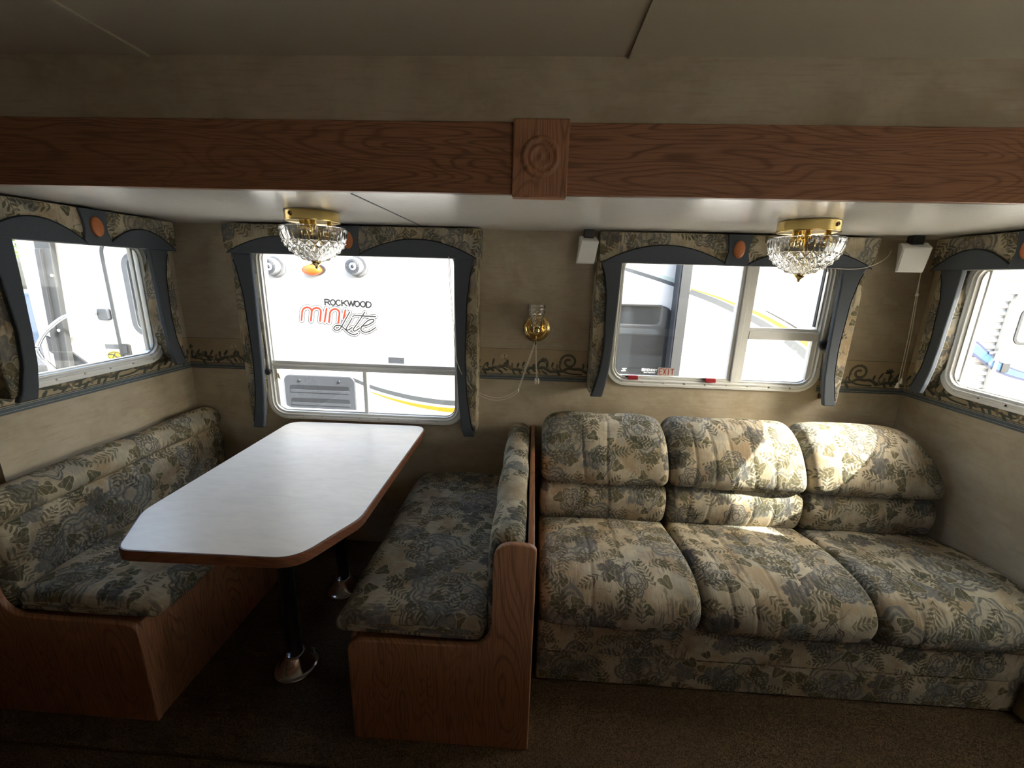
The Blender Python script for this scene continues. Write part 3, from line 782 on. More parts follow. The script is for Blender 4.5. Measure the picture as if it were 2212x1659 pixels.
def seat_cushion(mirror, label):
    X = (lambda x: 1.833-x) if mirror else (lambda x: x)
    pr = [(X(1.684),.394,.02),(X(1.684),.470,.03),(X(1.50),.480,.15),(X(1.25),.470,.045),(X(1.203),.43,.03),(X(1.215),.396,.018)]
    mb = MB(); cushion(mb, pr, .012, 1.0185, P_y, .03, .004, .03, 72, disp=wrinkle(3+mirror), uoff=.1+mirror*.37)
    return tag(obj('seat_cushion', mb, 'fabric'), label, 'cushion', 'dinette cushions')
seat_cushion(False, 'floral seat cushion on the dinette bench beside the sofa')
seat_cushion(True, 'floral seat cushion on the dinette bench along the left wall')
mb = MB(); pr = [(1.802,.396,.015),(1.802,.735,.02),(1.79,.778,.035),(1.725,.782,.05),(1.692,.74,.05),(1.694,.62,.05),(1.698,.396,.015)]
cushion(mb, pr, .016, 1.0165, P_y, .03, .003, .03, 64, disp=wrinkle(9, .002), uoff=.55)
back_r = tag(obj('back_cushion', mb, 'fabric'), 'upright floral back cushion on the bench beside the sofa', 'cushion', 'dinette cushions')
mb = MB(); pr = [(.030,.396,.015),(.137,.396,.02),(.143,.485,.02),(.152,.60,.05),(.142,.676,.02),(.116,.691,.004),(.144,.706,.02),(.150,.745,.05),(.115,.792,.05),(.055,.794,.05),(.030,.76,.03)]
cushion(mb, pr, .016, 1.0165, P_y, .035, .003, .03, 84, disp=wrinkle(12, .002), uoff=.21)
tag(obj('back_cushion', mb, 'fabric'), 'floral back cushion with a horizontal seam, along the left wall', 'cushion', 'dinette cushions')

# ------------------------------------------------------------------ dinette table
tb = thing('dinette_table', (.915, -.6, 0), 'white topped dinette table with oak edge on two steel pedestal legs', 'table')
out = rpoly([(.552,-.062,.07),(.565,-.93,.03),(.668,-1.117,.035),(1.168,-1.110,.06),(1.266,-.903,.03),(1.262,-.046,.07)], 8)
P_up = lambda u, v, n: Vector((u, v, n))
obj('tabletop', MB().prism(out, P_up, .709, .7395), 'laminate', tb)
def offset(poly, d):
    n = len(poly); r = []
    A = sum(poly[i][0]*poly[(i+1) % n][1]-poly[(i+1) % n][0]*poly[i][1] for i in range(n)); s = 1 if A > 0 else -1
    for i in range(n):
        t = (Vector(poly[(i+1) % n])-Vector(poly[i-1])).normalized(); r.append((poly[i][0]+t.y*s*d, poly[i][1]-t.x*s*d))
    return r
rg = [[P_up(u, v, z) for u, v in offset(out, d)] for d, z in ((-.004, .704), (.003, .7045), (.006, .708), (.006, .735), (.003, .7385), (-.0005, .7388))]
obj('edge_band', MB().rings(rg, smooth=False), 'oak_edge', tb)
for y in (-.795, -.372):
    lg = obj('leg', MB().lathe([(.0275,.05),(.0275,.69),(.036,.70),(.075,.706)], (.922, y, 0), 'z', 24), 'pole', tb)
    bs = MB(); bs.lathe([(.082,0),(.082,.004),(.074,.007),(.066,.010),(.040,.058),(.034,.066),(.030,.068)], (.922, y, 0), 'z', 32, smooth=True)
    fo = obj('floor_socket', bs, 'chrome', lg, label='bright chrome floor cone')

# ------------------------------------------------------------------ sofa
sofa = thing('sofa', (2.735, -.42, 0), 'three seat sofa in floral fabric with sunlit backrest, under the window', 'sofa')
def P_x(a, y, z): return Vector((a, y, z))
SX = [1.858, 2.432, 3.028, 3.612]
def pleats(xs, depth, zmin=-9, zmax=9, w=.006, seed=1, amp=.003):
    wr = wrinkle(seed, amp)
    def f(a, y, z):
        d = wr(a, y, z)
        if zmin < z < zmax:
            for x in xs: d -= depth*exp(-((a-x-.01*sin(z*14+x*9))/w)**2)
        return d
    return f
def corner_drop(lo, hi, dl, dh, z_from, sl=.035, sh=.035):
    def f(a, y, z):
        k = max(0, (z-z_from))/max(.875-z_from, .01)
        return y + .25*k*(dl*exp(-(a-lo)/sl)+dh*exp(-(hi-a)/sh)), z-k*(dl*exp(-(a-lo)/sl)+dh*exp(-(hi-a)/sh))
    return f
PL = [[.33, .52], [.16, .30, .44, .60, .75], [.2]]
for i in range(3):
    a, b = SX[i]+.003, SX[i+1]-.003; wd = b-a
    xs = [a+wd*t for t in PL[i]]
    pr = [(-.22,.27,.02),(-.22,.425,.03),(-.36,.440,.06),(-.60,.478,.15),(-.775,.468,.10),(-.842,.40,.07),(-.835,.32,.05),(-.795,.277,.02),(-.5,.272,.02)]
    mb = MB(); cushion(mb, pr, a, b, P_x, .035, .008, .006, 84, disp=pleats(xs, .004, .3, 9, .0045, 21+i, .003), uoff=i*.613)
    obj('seat_pad', mb, 'fabric', sofa)
    pr = [(-.12,.425,.02),(-.345,.425,.04),(-.372,.50,.05),(-.366,.57,.05),(-.335,.612,.035),(-.12,.615,.02)]
    mb = MB(); cushion(mb, pr, a, b-(.02 if i == 2 else 0), P_x, .035, .006, .006, 64, disp=pleats(xs, .004, -9, 9, .004, 31+i, .002), uoff=i*.613+.2)
    obj('lumbar_pad', mb, 'fabric', sofa)
    pr = [(-.10,.602,.02),(-.33,.606,.035),(-.372,.645,.06),(-.350,.73,.12),(-.285,.83,.12),(-.19,.880,.07),(-.10,.872,.05),(-.07,.78,.05)]
    wp = corner_drop(a, b, .045 if i == 0 else .03, .10 if i == 2 else .03, .62, .035, .055 if i == 2 else .03)
    mb = MB(); cushion(mb, pr, a, b, P_x, .04, .008, .006, 84, warp=wp, disp=pleats(xs, .0042, -9, .86, .0045, 41+i, .003), uoff=i*.613+.41)
    obj('back_pad', mb, 'fabric', sofa)
bs = MB().box(1.86, 3.612, -.788, -.10, .006, .142); obj('base_lower', bs, 'fabric', sofa, .008, 3)
bs = MB().box(1.86, 3.612, -.792, -.10, .1435, .285); obj('base_upper', bs, 'fabric', sofa, .008, 3)
bf = MB().box(1.87, 3.58, -.13, -.012, .28, .78); obj('back_frame', bf, 'fabric', sofa, .01, 2)

# ------------------------------------------------------------------ ceiling lamps
def lamp(cx, cy, ang, label):
    t = thing('ceiling_light', (cx, cy, Z_C), label, 'ceiling light', 'cut glass ceiling lights')
    pan = MB().lathe([(.088,0),(.093,-.002),(.095,-.006),(.095,-.033),(.0965,-.036),(.094,-.0375),(.089,-.036),(.06,-.034),(.0,-.034)], (cx, cy, Z_C), 'z', 48, cap=False)
    pn = obj('canopy', pan, 'brass_satin', t)
    for q in (ang, ang+pi):
        hl = MB(); c = Vector((cx+.0945*cos(q), cy+.0945*sin(q), Z_C-.017)); e = Vector((-sin(q), cos(q), 0)); n = Vector((cos(q), sin(q), 0))
        R = [[c+n*h+e*(r*cos(2*pi*k/12))+Vector((0,0,r*sin(2*pi*k/12))) for k in range(12)] for r, h in ((.0075,0),(.0075,.003),(.004,.0042),(.0015,.003))]
        obj('thumbscrew', hl.rings(R, cap1=True), 'dark_brass', pn)
    for q in range(3):
        a = ang+.5+q*2*pi/3; c = (cx+.058*cos(a), cy+.058*sin(a), Z_C)
        obj('lamp_holder', MB().lathe([(.010,-.034),(.010,-.06),(.013,-.062),(.013,-.085),(.0,-.087)], c, 'z', 12), 'brass', t)
    obj('stem', MB().lathe([(.011,-.034),(.011,-.16),(.006,-.17)], (cx, cy, Z_C), 'z', 14), 'brass', t)
    # bowl: upright flutes above, crossed diamond cuts below
    seg = 160; prof = [(.1155,-.058),(.1158,-.066),(.1148,-.078),(.112,-.090),(.108,-.101),(.102,-.113),(.094,-.125),(.084,-.137),(.072,-.148),(.058,-.158),(.042,-.167),(.026,-.174),(.014,-.178)]
    fine = spline([(r, h) for r, h in prof], 7); R = []
    for j, (r, h) in enumerate(fine):
        ring = []
        for k in range(seg):
            a = 2*pi*k/seg; s = j/(len(fine)-1)
            if s < .03: d = 0
            elif s < .36: d = .0016*abs(sin(a*30))*min(1, (s-.03)*12)
            else:
                u = a*20; vv = s*26; d = .0036*(1-max(abs(sin((u+vv)/2*1.0)), abs(sin((u-vv)/2*1.0))))*(1 if s < .93 else 0)*2.0
            ring.append(Vector((cx+(r+d)*cos(a), cy+(r+d)*sin(a), Z_C+h-d*.5)))
        R.append(ring)
    inn = [[Vector((cx+(r-.0045)*cos(2*pi*k/seg), cy+(r-.0045)*sin(2*pi*k/seg), Z_C+h+.003)) for k in range(seg)] for r, h in fine[::-1]]
    mb = MB(); mb.rings(R+inn, closed=True, smooth=False)
    obj('glass_shade', mb, 'crystal', t, label='clear cut glass bowl with flutes above and diamonds below')
    obj('finial', MB().lathe([(.018,-.174),(.020,-.178),(.017,-.184),(.010,-.191),(.006,-.194),(.0055,-.197),(.0065,-.199),(.0035,-.203),(.0,-.205)], (cx, cy, Z_C), 'z', 18), 'brass', t)
    return t
lamp(.967, -.463, -pi*.62, 'brass and cut glass bowl ceiling light above the dinette table')
lamp(2.74, -.48, -pi*.36, 'brass and cut glass bowl ceiling light in front of the sofa window')

# ------------------------------------------------------------------ wall sconce, cords, speakers
sc = thing('wall_sconce', (1.815, -.002, 1.264), 'brass wall sconce with cut glass cup on the wall between the windows', 'wall lamp')
bp = MB().lathe([(.0,-.002),(.066,-.002),(.067,-.006),(.063,-.010),(.060,-.008),(.057,-.012),(.053,-.013),(.050,-.009),(.046,-.007),(.0,-.007)], (1.815, 0, 1.264), 'y', 40, cap=False)
obj('back_plate', bp, 'brass', sc)
obj('plate_screw', MB().lathe([(.006,-.007),(.006,-.010),(.003,-.013),(.0,-.0135)], (1.775, 0, 1.268), 'y', 10), 'brass', sc)
obj('plate_screw', MB().lathe([(.006,-.007),(.006,-.010),(.003,-.013),(.0,-.0135)], (1.853, 0, 1.268), 'y', 10), 'brass', sc)
obj('arm', MB().tube([(1.815,-.006,1.252),(1.815,-.03,1.246),(1.815,-.052,1.250),(1.815,-.058,1.258)], .006, 10), 'brass', sc)
obj('socket_cup', MB().lathe([(.006,1.236),(.014,1.240),(.020,1.248),(.021,1.262),(.019,1.264),(.022,1.268),(.025,1.276),(.025,1.280)], (1.815,-.058,0), 'z', 20), 'brass', sc)
obj('drop_rod', MB().lathe([(.0035,1.205),(.0035,1.237)], (1.815,-.058,0), 'z', 8), 'brass', sc)
obj('switch_bead', MB().lathe([(.002,1.206),(.006,1.202),(.007,1.195),(.004,1.188),(.001,1.187)], (1.812,-.058,0), 'z', 10), 'dark_brass', sc)
seg = 40; pro = spline([(.022,1.276),(.026,1.295),(.031,1.315),(.036,1.340),(.039,1.362),(.0395,1.380)], 6); R = []
for j, (r, h) in enumerate(pro):
    R.append([Vector((1.815+(r+(.0018*(1-max(abs(sin(10*2*pi*k/seg/2+j*.55)), abs(sin(10*2*pi*k/seg/2-j*.55)))))*2)*cos(2*pi*k/seg), -.058+(r+.0015*(1-max(abs(sin(10*2*pi*k/seg/2+j*.55)), abs(sin(10*2*pi*k/seg/2-j*.55))))*2)*sin(2*pi*k/seg), h)) for k in range(seg)])
inn = [[Vector((1.815+(r-.003)*cos(2*pi*k/seg), -.058+(r-.003)*sin(2*pi*k/seg), h)) for k in range(seg)] for r, h in pro[::-1]]
obj('glass_cup', MB().rings(R+inn, closed=True, smooth=False), 'crystal', sc)

# shade cord slung from the dinette valance to the sconce, and its tassels
cd = thing('shade_cord', (1.64, -.07, .92), 'thin white shade cord slung from the dinette valance to the brass sconce', 'cord')
rail = []
main = spline([(1.405,-.125,1.585),(1.412,-.125,1.42),(1.425,-.122,1.25),(1.435,-.118,1.12),(1.47,-.10,1.03),(1.53,-.09,.955),(1.61,-.085,.922),(1.68,-.08,.93),(1.735,-.075,.962)], 8)
obj('cord_loop', MB().tube(main, .0014, 6), 'cord', cd)
obj('cord_loop', MB().tube([(x+.006, y-.004, z-.006-.01*sin(i/len(main)*pi)) for i, (x, y, z) in enumerate(main)], .0014, 6), 'cord', cd)
for dx in (0, .005): obj('cord_riser', MB().tube(spline([(1.735+dx,-.075,.962),(1.765+dx,-.072,1.06),(1.797+dx,-.066,1.16),(1.811,-.062,1.206)], 6), .0014, 6), 'cord', cd)
obj('knot', MB().lathe([(.001,.950),(.004,.955),(.0045,.963),(.002,.970)], (1.737,-.075,0), 'z', 8), 'cord', cd)
for dx in (0, .006): obj('tassel_cord', MB().tube(spline([(1.815+dx*.3,-.060,1.206),(1.819+dx*.5,-.062,1.10),(1.825+dx,-.062,1.022)], 6), .0013, 6), 'cord', cd)
for dx in (-.004, .009): obj('tassel', MB().lathe([(.001,1.024),(.005,1.016),(.006,1.004),(.0035,.994)], (1.825+dx,-.062,0), 'z', 8), 'cord', cd)
c2 = thing('shade_cord', (3.50, -.11, 1.06), 'white shade cord with two white tassels hanging in the right corner', 'cord')
for i, (dx, zt) in enumerate(((0, 1.075), (.010, 1.096))):
    obj('cord_line', MB().tube(spline([(3.463-.004*i,-.115,1.590),(3.470+dx*.5,-.11,1.49),(3.486+dx,-.108,1.30),(3.497+dx,-.105,zt)], 6), .0014, 6), 'cord', c2)
    obj('tassel', MB().lathe([(.002,zt+.004),(.005,zt),(.006,zt-.008),(.009,zt-.022),(.0,zt-.023)], (3.497+dx,-.105,0), 'z', 10), 'cord', c2)
obj('cord_clip', MB().lathe([(.002,1.484),(.006,1.480),(.007,1.472),(.003,1.468)], (3.474,-.11,0), 'z', 8), 'cord', c2)
wr = spline([(3.10,-.124,1.577),(3.16,-.124,1.576),(3.215,-.124,1.582),(3.27,-.120,1.603),(3.32,-.10,1.632),(3.345,-.08,1.66)], 8)
tag(obj('speaker_wire', MB().tube(wr, .0014, 6), 'cord'), 'thin white wire from the sofa window valance to the corner speaker', 'wire')

def speaker(front, back, label):
    """front: TL, TR, BR, BL corners of the tilted front face; back: push from the face into the corner"""
    TL, TR, BR, BL = [Vector(p) for p in front]; bk = Vector(back); c = (TL+TR+BR+BL)/4
    t = thing('corner_speaker', (TL+TR)/2 + Vector((0,0,.04)), label, 'speaker', 'small white speakers at the slide-out ceiling')
    xa = (TR-TL); up = (TL-BL); nrm = xa.cross(up).normalized()
    if nrm.y > 0: nrm = -nrm
    rings = []
    for s, off in ((.97, .004), (1.0, 0.0)): rings.append([c+(p-c)*s+nrm*off for p in (TL, TR, BR, BL)])
    hk = [(.05, .18), (.5, .30), (.8, .22), (1.0, .05)]
    for f, arch in hk:
        rings.append([TL+bk*f+xa*.08*f+Vector((0,0,.02*min(1,f*2))), TR+bk*f-xa*.08*f+Vector((0,0,.02*min(1,f*2))), BR+bk*f-xa*.25*f+up*.25*f, BL+bk*f+xa*.25*f+up*.25*f])
    body = MB().rings(rings, cap0=True, cap1=True, smooth=False)
    bo = obj('cabinet', body, 'white_plastic', t, .006, 3)
    g = []
    for s, off in ((.93, .003), (.93, .0055), (.90, .0065)): g.append([c+(p-c)*s+nrm*off for p in (TL, TR, BR, BL)])
    obj('grille', MB().rings(g, cap1=True, smooth=False), 'white_plastic', t, .001)
    m = (TL+TR)/2+bk*.45
    obj('bracket', MB().box(m.x-.022, m.x+.022, m.y-.018, m.y+.018, m.z+.012, Z_C-.0005), 'black', t, .002)
    return t
speaker([(1.993,-.135,1.668),(2.074,-.122,1.667),(2.058,-.118,1.570),(1.976,-.131,1.570)], (-.008,.085,.004), 'small white speaker tilted down from the ceiling left of the sofa window')
speaker([(3.322,-.165,1.666),(3.424,-.185,1.668),(3.412,-.180,1.568),(3.318,-.160,1.567)], (.035,.085,.004), 'small white speaker in the right rear corner above the hanging cord')

obj('picture_clip', MB().box(3.222, 3.238, -.012, 0, .962, .986), 'dark_brass', wall_back, .002)

# ------------------------------------------------------------------ the outside: ground, neighbour trailers
struct('ground', MB().box(-25, 30, -18, 30, -.9, -.80), 'gravel', 'grey gravel yard outside')
# outside skin of this trailer (seen mirrored in the neighbour's tinted window)
struct('trim_6', MB().box(X0-.1, X1+.1, -3.25, -.86+.01, Z_M+.07, Z_M+.16), 'skin', 'white roof of this trailer')
sk = MB()
for k in range(7): sk.prism([(-.05, -.35+k*.155), (W+.05, -.35+k*.155), (W+.05, -.21+k*.155), (-.05, -.21+k*.155)], P_face(TH), -.012, -.003)
struct('trim_7', sk, 'skin', 'ribbed outer siding of the slide-out')
struct('trim_8', MB().box(-.05, W+.05, TH+.003, TH+.014, -.22, -.10), 'rubber', 'dark lower stripe on the outer siding')
struct('trim_9', MB().box(-.05, W+.05, -.86, TH+.012, Z_C+.052, Z_C+.075), 'skin', 'roof skin of the slide-out')

YW, YS = 1.28, 1.17                                  # neighbour's main wall and its own slide-out face
PW, PS = P_face(YW), P_face(YS)
def e(x, z): return (1.7974+(x-1.7974)*1.0245, 1.5+(z-1.5)*1.0245)
def es(x, z): return (1.7974+(x-1.7974)*.9908, 1.5+(z-1.5)*.9908)
tr = thing('travel_trailer', (1.0, YW, -.8), 'white trailer parked close behind the back windows, lettered in orange and black', 'trailer')
obj('side_wall', MB().box(-2.395, 2.96, YW, YW+2.2, -.35, 2.32), 'gelcoat', tr, .02, 3)
so = obj('slide_box', MB().box(2.95, 4.75, YS, YW+.4, -.2, 2.1), 'gelcoat', tr, .004)
obj('corner_seal', MB().box(2.880, 2.95, YS-.006, YS+.02, -.2, 2.1), 'rubber', so)
obj('seal_lip', MB().box(2.868, 2.882, YS+.004, YW, -.2, 2.1), 'grey_plastic', so)
obj('roof_awning', MB().lathe([(.07,-2.25),(.075,-2.23),(.075,2.8),(.07,2.85)], (0, YW-.125, 2.02), 'x', 16), 'decal_white', tr)
wh = obj('skirt', MB().box(-2.33, 4.7, YW+.05, YW+2.1, -.62, -.35), 'grey_dark', tr)
for x in (.4, 1.3): obj('wheel', MB().lathe([(.0,-.1),(.2,-.1),(.32,-.08),(.34,0),(.32,.1),(.0,.1)], (x, YW+.25, -.47), 'y', 24), 'tyre', tr)
# outside speakers with radial slots, and the amber lamp
for x, z in ((-.228, 1.535), (.425, 1.553)):
    cx, cz = e(x, z)
    sp = MB(); sp.lathe([(.083,0),(.083,-.012),(.074,-.02),(.072,-.02)], (cx+.01, YW, cz), 'y', 32); sb = obj('outdoor_speaker', sp, 'speaker_grey', tr)
    sp = MB(); sp.lathe([(.066,-.015),(.066,-.075),(.060,-.082),(.0,-.082)], (cx, YW, cz), 'y', 32); obj('speaker_cap', sp, 'speaker_grey', sb)
    sl = MB()
    for k in range(32):
        a_ = 2*pi*k/32; r0 = .032; sl.prism([(cx+r*cos(a_)+w*sin(a_), cz+r*sin(a_)-w*cos(a_)) for r, w in ((.030,-.0018),(.055,-.0018),(.055,.0018),(.030,.0018))], PW, .0815, .0835)
    stuff(obj('slots', sl, 'grey_dark', sb))
    obj('lock', MB().lathe([(.012,-.081),(.012,-.085),(.0,-.086)], (cx, YW, cz), 'y', 12), 'grey_dark', sb)
cx, cz = e(.085, 1.517); R = []
for s, h in ((1.12, 0), (1.12, .012), (1.0, .014), (1.0, .05), (.94, .062), (.6, .07), (.2, .072)): R.append([PW(u, z, h) for u, z in ellipse(cx+(.012 if s > 1.05 else 0), cz+(.006 if s > 1.05 else 0), .073*s, .04*s, 32)])
ml = obj('marker_lamp_base', MB().rings(R[:2], cap1=True), 'grey_plastic', tr); obj('amber_lens', MB().rings(R[2:], cap1=True), 'amber', ml)
# lettering, drawn as strokes (a 2212 x 1106 sketch laid on the wall)
def Z_(px, py):                                      # sketch units -> wall
    x = 600+px/8.508; y = 630+py/8.508
    return (x-728.0)*.003734+.2508+(y-695)*-.00007, 1.1368-(y-695)*.003734-(x-728)*.00002
lt = MB(); sl = .03
for ch, u0, wd in (('R',762,88),('O',868,88),('C',972,86),('K',1080,92),('W',1190,128),('O',1322,88),('O',1430,88),('D',1540,90)):
    for st in STROKES[ch]:
        lt.ribbon([Z_(u0+x*wd, 300+(u0-762)*.022-y*98) for x, y in st], .0105, PW, .003)
    if ch in 'RKD': lt.ribbon([Z_(u0-14, 300+(u0-762)*.022), Z_(u0+20, 301+(u0-762)*.022)], .006, PW, .003, False); lt.ribbon([Z_(u0-14, 202+(u0-762)*.022), Z_(u0+20, 203+(u0-762)*.022)], .006, PW, .003, False)
    if ch == 'W':
        for q in (0, .5, 1): lt.ribbon([Z_(u0+q*wd-18, 204+(u0-762)*.022), Z_(u0+q*wd+18, 205+(u0-762)*.022)], .006, PW, .003, False)
obj('lettering', lt, 'decal_black', tr, recalc=False, label='black serif lettering reading ROCKWOOD')
def arch(x0, x1, yb, yt, lean=.17):
    f = lambda x, y: (x+(yb-y)*lean, y); h = (x1-x0)/2; pts = [f(x0, yb), f(x0, yt+h*.9)]
    for k in range(1, 12): a_ = pi-pi*k/12; pts.append(f((x0+x1)/2+h*cos(a_), yt+h*.9-h*.9*sin(a_)))
    return pts+[f(x1, yt+h*.9), f(x1, yb)]
mini = [arch(290, 470, 600, 360), arch(470, 645, 605, 362), [(730, 612), (785, 372)], arch(815, 995, 618, 372), [(1095, 540), (1140, 385)]]
for w_, m_, n_, nm in ((112, 'decal_grey', .0010, 'mini_outline'), (82, 'decal_white', .0016, 'mini_ground'), (36, 'mini_grad', .0030, 'mini_lettering')):
    mb = MB()
    for st in mini: mb.ribbon([Z_(*p) for p in st], w_*.000439, PW, n_)
    obj(nm, mb, m_, tr, recalc=False, label='orange lettering reading mini' if nm == 'mini_lettering' else None)
lite = [spline([(1220,415),(1130,560),(1050,690),(1000,750),(945,765),(900,735),(925,690),(985,670),(1050,685),(1110,735),(1170,790),(1240,825),(1300,830),(1350,805)], 6),
        spline([(1255,535),(1190,640),(1140,720),(1150,750),(1195,740),(1250,700)], 6), [(1268,500),(1284,492)],
        spline([(1500,410),(1400,560),(1310,680),(1270,735),(1290,765),(1340,745),(1400,700)], 6), [(1290,468),(1500,480),(1705,482)],
        spline([(1430,670),(1530,650),(1640,590),(1670,550),(1640,535),(1560,560),(1470,640),(1420,710),(1430,755),(1500,780),(1600,750),(1695,685)], 6)]
for w_, m_, n_, nm in ((80, 'decal_black', .0020, 'lite_outline'), (58, 'decal_white', .0026, 'lite_ground'), (22, 'decal_black', .0036, 'lite_lettering')):
    mb = MB()
    for st in lite: mb.ribbon([Z_(*p) for p in st], w_*.000439, PW, n_)
    obj(nm, mb, m_, tr, recalc=False, label='black script lettering reading Lite' if nm == 'lite_lettering' else None)
# latch plate and grey access cover
u0, z0 = e(.640, .803); u1, z1 = e(.768, .851)
lp = obj('hinge_plate', MB().prism([(u0, z0), (u1, z0), (u1, z1), (u0, z1)], PW, 0, .006), 'grey_plastic', tr)
for ux in (u0+.02, u1-.02): obj('rivet', MB().lathe([(.006,-.006),(.0,-.010)], (ux, YW, z1-.02), 'y', 8), 'grey_dark', lp)
u0, z0 = e(-.245, .33); u1, z1 = e(.352, .676)
ac = obj('access_cover', MB().prism(rrect(u0, u1, z0, z1, .05), PW, 0, .022), 'grey_plastic', tr, .006, 3)
for f0, f1 in ((.62, .76), (.30, .44)):
    obj('louvre', MB().prism(rrect(u0+.05, u1-.05, z0+(z1-z0)*f0, z0+(z1-z0)*f1, .02), PW, .021, .024), 'grey_dark', ac)
    obj('louvre_hood', MB().prism(rrect(u0+.05, u1-.05, z0+(z1-z0)*(f0-.04), z0+(z1-z0)*(f0+.03), .01), PW, .02, .026), 'grey_plastic', ac, .002)
for f in (.22, .78): obj('cover_lock', MB().lathe([(.013,-.02),(.013,-.026),(.006,-.029),(.0,-.029)], (u0+(u1-u0)*f, YW, z1-.045), 'y', 12), 'grey_dark', ac)
# stripes
def wv(w0, w1): return lambda t: w0+(w1-w0)*t
def stripe(nm, pts, w, m, P, n): obj(nm, MB().ribbon(spline(pts, 8), w, P, n, False), m, tr, recalc=False)
q = [e(*p) for p in ((.33,.655),(.475,.598),(.66,.548),(.90,.505),(1.20,.485),(1.6,.52))]
stripe('grey_stripe', q, wv(.026, .05), 'decal_grey', PW, .001)
stripe('orange_stripe', [(x, z-.042-.006*i) for i, (x, z) in enumerate(q)][1:], wv(.006, .055), 'decal_orange', PW, .001)
stripe('pale_stripe', [(x, z-.05-.016*i) for i, (x, z) in enumerate(q)], wv(.012, .008), 'decal_pale', PW, .001)
q = [e(*p) for p in ((2.30,1.636),(2.457,1.591),(2.68,1.532),(2.89,1.472))]
stripe('grey_stripe', q, wv(.018, .034), 'decal_grey', PW, .001); stripe('pale_stripe', [(x, z+.026) for x, z in q], wv(.02, .03), 'decal_pale', PW, .001)
q = [es(*p) for p in ((2.965,1.436),(3.15,1.375),(3.33,1.303),(3.51,1.225),(3.70,1.12),(3.90,.985),(4.05,.86),(4.25,.66))]
stripe('grey_stripe', q, wv(.034, .07), 'decal_grey', PS, .001)
stripe('orange_stripe', [(x+.012*i*.5, z+.022+.008*i) for i, (x, z) in enumerate(q)], wv(.006, .05), 'decal_orange', PS, .0013)
stripe('pale_stripe', [(x, z+.035) for x, z in q[:3]], wv(.03, .01), 'decal_pale', PS, .001)
stripe('black_stripe', [(x+.02*i*.5, z+.06+.009*i) for i, (x, z) in enumerate(q)][3:], wv(.006, .028), 'decal_black', PS, .001)
# tinted window of the neighbour with white lettering
u0, z0 = e(2.05, .772); u1, z1 = e(2.855, 1.318)
tw = obj('side_window', MB().prism(rrect(u0, u1, z0, z1, .085), PW, 0, .012), 'tinted', tr, .003)
obj('window_drip_rail', MB().prism([(u0, z1+.004), (u1-.09, z1+.004), (u1-.09, z1+.014), (u0, z1+.014)], PW, 0, .03), 'grey_dark', tw)
rn = MB(); a_, b_ = 2.695, .820-.017
lettering(rn, 'RENOGY', a_+.022, b_, .0125, .017, .0035, .0042, PW, .0135)
rn.prism(rrect(a_-.008, a_+.017, b_-.003, b_+.021, .004), PW, .013, .0138)
lettering(rn, 'EMPOWERED', a_-.0+.012, b_-.017, .0075, .008, .0028, .0026, PW, .0135)
obj('lettering', rn, 'decal_white', tw, recalc=False, label='small white sticker reading RENOGY')
rn = MB(); rn.prism([(2.525,.792),(2.562,.794),(2.562,.802),(2.552,.803),(2.552,.810),(2.566,.813),(2.566,.820),(2.53,.818),(2.53,.812),(2.54,.811),(2.54,.802),(2.525,.800)], PW, .013, .0135)
obj('sticker', rn, 'decal_white', tw, recalc=False)
obj('window_frame', MB().rings([[PW(a, b, n) for a, b in rrect(u0-o, u1+o, z0-o, z1+o, .085+o)] for o, n in ((-.004, .0125), (.004, .013), (.006, .0))], smooth=False), 'grey_dark', tw)
# entrance door, handle and awning arm seen through the left end window
d0, d1 = e(-1.60, 0)[0], e(-.90, 0)[0]
dr = obj('entry_door', MB().prism(rrect(d0, d1, -.25, 1.72, .13), PW, 0, .018), 'gelcoat', tr, .004)
R = [[PW(a, b, n) for a, b in rrect(d0-o, d1+o, -.25-o, 1.72+o, .13+o)] for o, n in ((-.004, .012), (-.004, .026), (.022, .026), (.026, .0))]
obj('door_seal', MB().rings(R, smooth=False), 'rubber', dr)
u0, u1, z0, z1 = -1.497, -1.19, .985, 1.575
dw = obj('door_window', MB().prism(rrect(u0, u1, z0, z1, .07), PW, .017, .024), 'tinted', dr)
R = [[PW(a, b, n) for a, b in rrect(u0-o, u1+o, z0-o, z1+o, .07+o)] for o, n in ((-.004, .025), (-.002, .032), (.04, .032), (.044, .017))]
obj('door_window_frame', MB().rings(R, smooth=False), 'grey_plastic', dw)
u0, z0 = e(-1.61, .79); u1, z1 = e(-1.52, .885)
dl = obj('door_latch', MB().prism(rrect(u0, u1, z0, z1, .012), PW, .018, .034), 'black', dr, .004)
obj('latch_paddle', MB().prism(rrect(u0+.03, u1-.025, z0+.015, z1-.015, .008), PW, .033, .042), 'grey_dark', dl, .002)
hx, hz = e(-1.70, 1.125)
mt = MB().prism(rrect(hx-.045, hx+.05, hz-.05, hz+.045, .02), PW, 0, .035); gm = obj('grab_rail_mount', mt, 'grey_plastic', tr, .006, 3)
gr = [Vector(PW(*e(*p), n)) for p, n in (((-1.72,1.13), .05), ((-1.80,1.13), .09), ((-1.90,1.11), .14), ((-2.02,1.00), .19), ((-2.09,.90), .21), ((-2.12,.84), .21), ((-2.12,.76), .18), ((-2.11,.66), .12))]
obj('grab_rail', MB().tube(spline([tuple(v) for v in gr], 5), .015, 10), 'chrome', gm)
u0, z0 = e(-1.765, .835); obj('name_plate', MB().prism([(u0, z0), (u0+.125, z0), (u0+.125, z0+.04), (u0, z0+.04)], PW, 0, .003), 'decal_grey', tr)
cx, cz = e(-1.695, .775); obj('oval_decal', MB().prism(ellipse(cx, cz, .075, .042), PW, 0, .002), 'decal_yellow', tr)
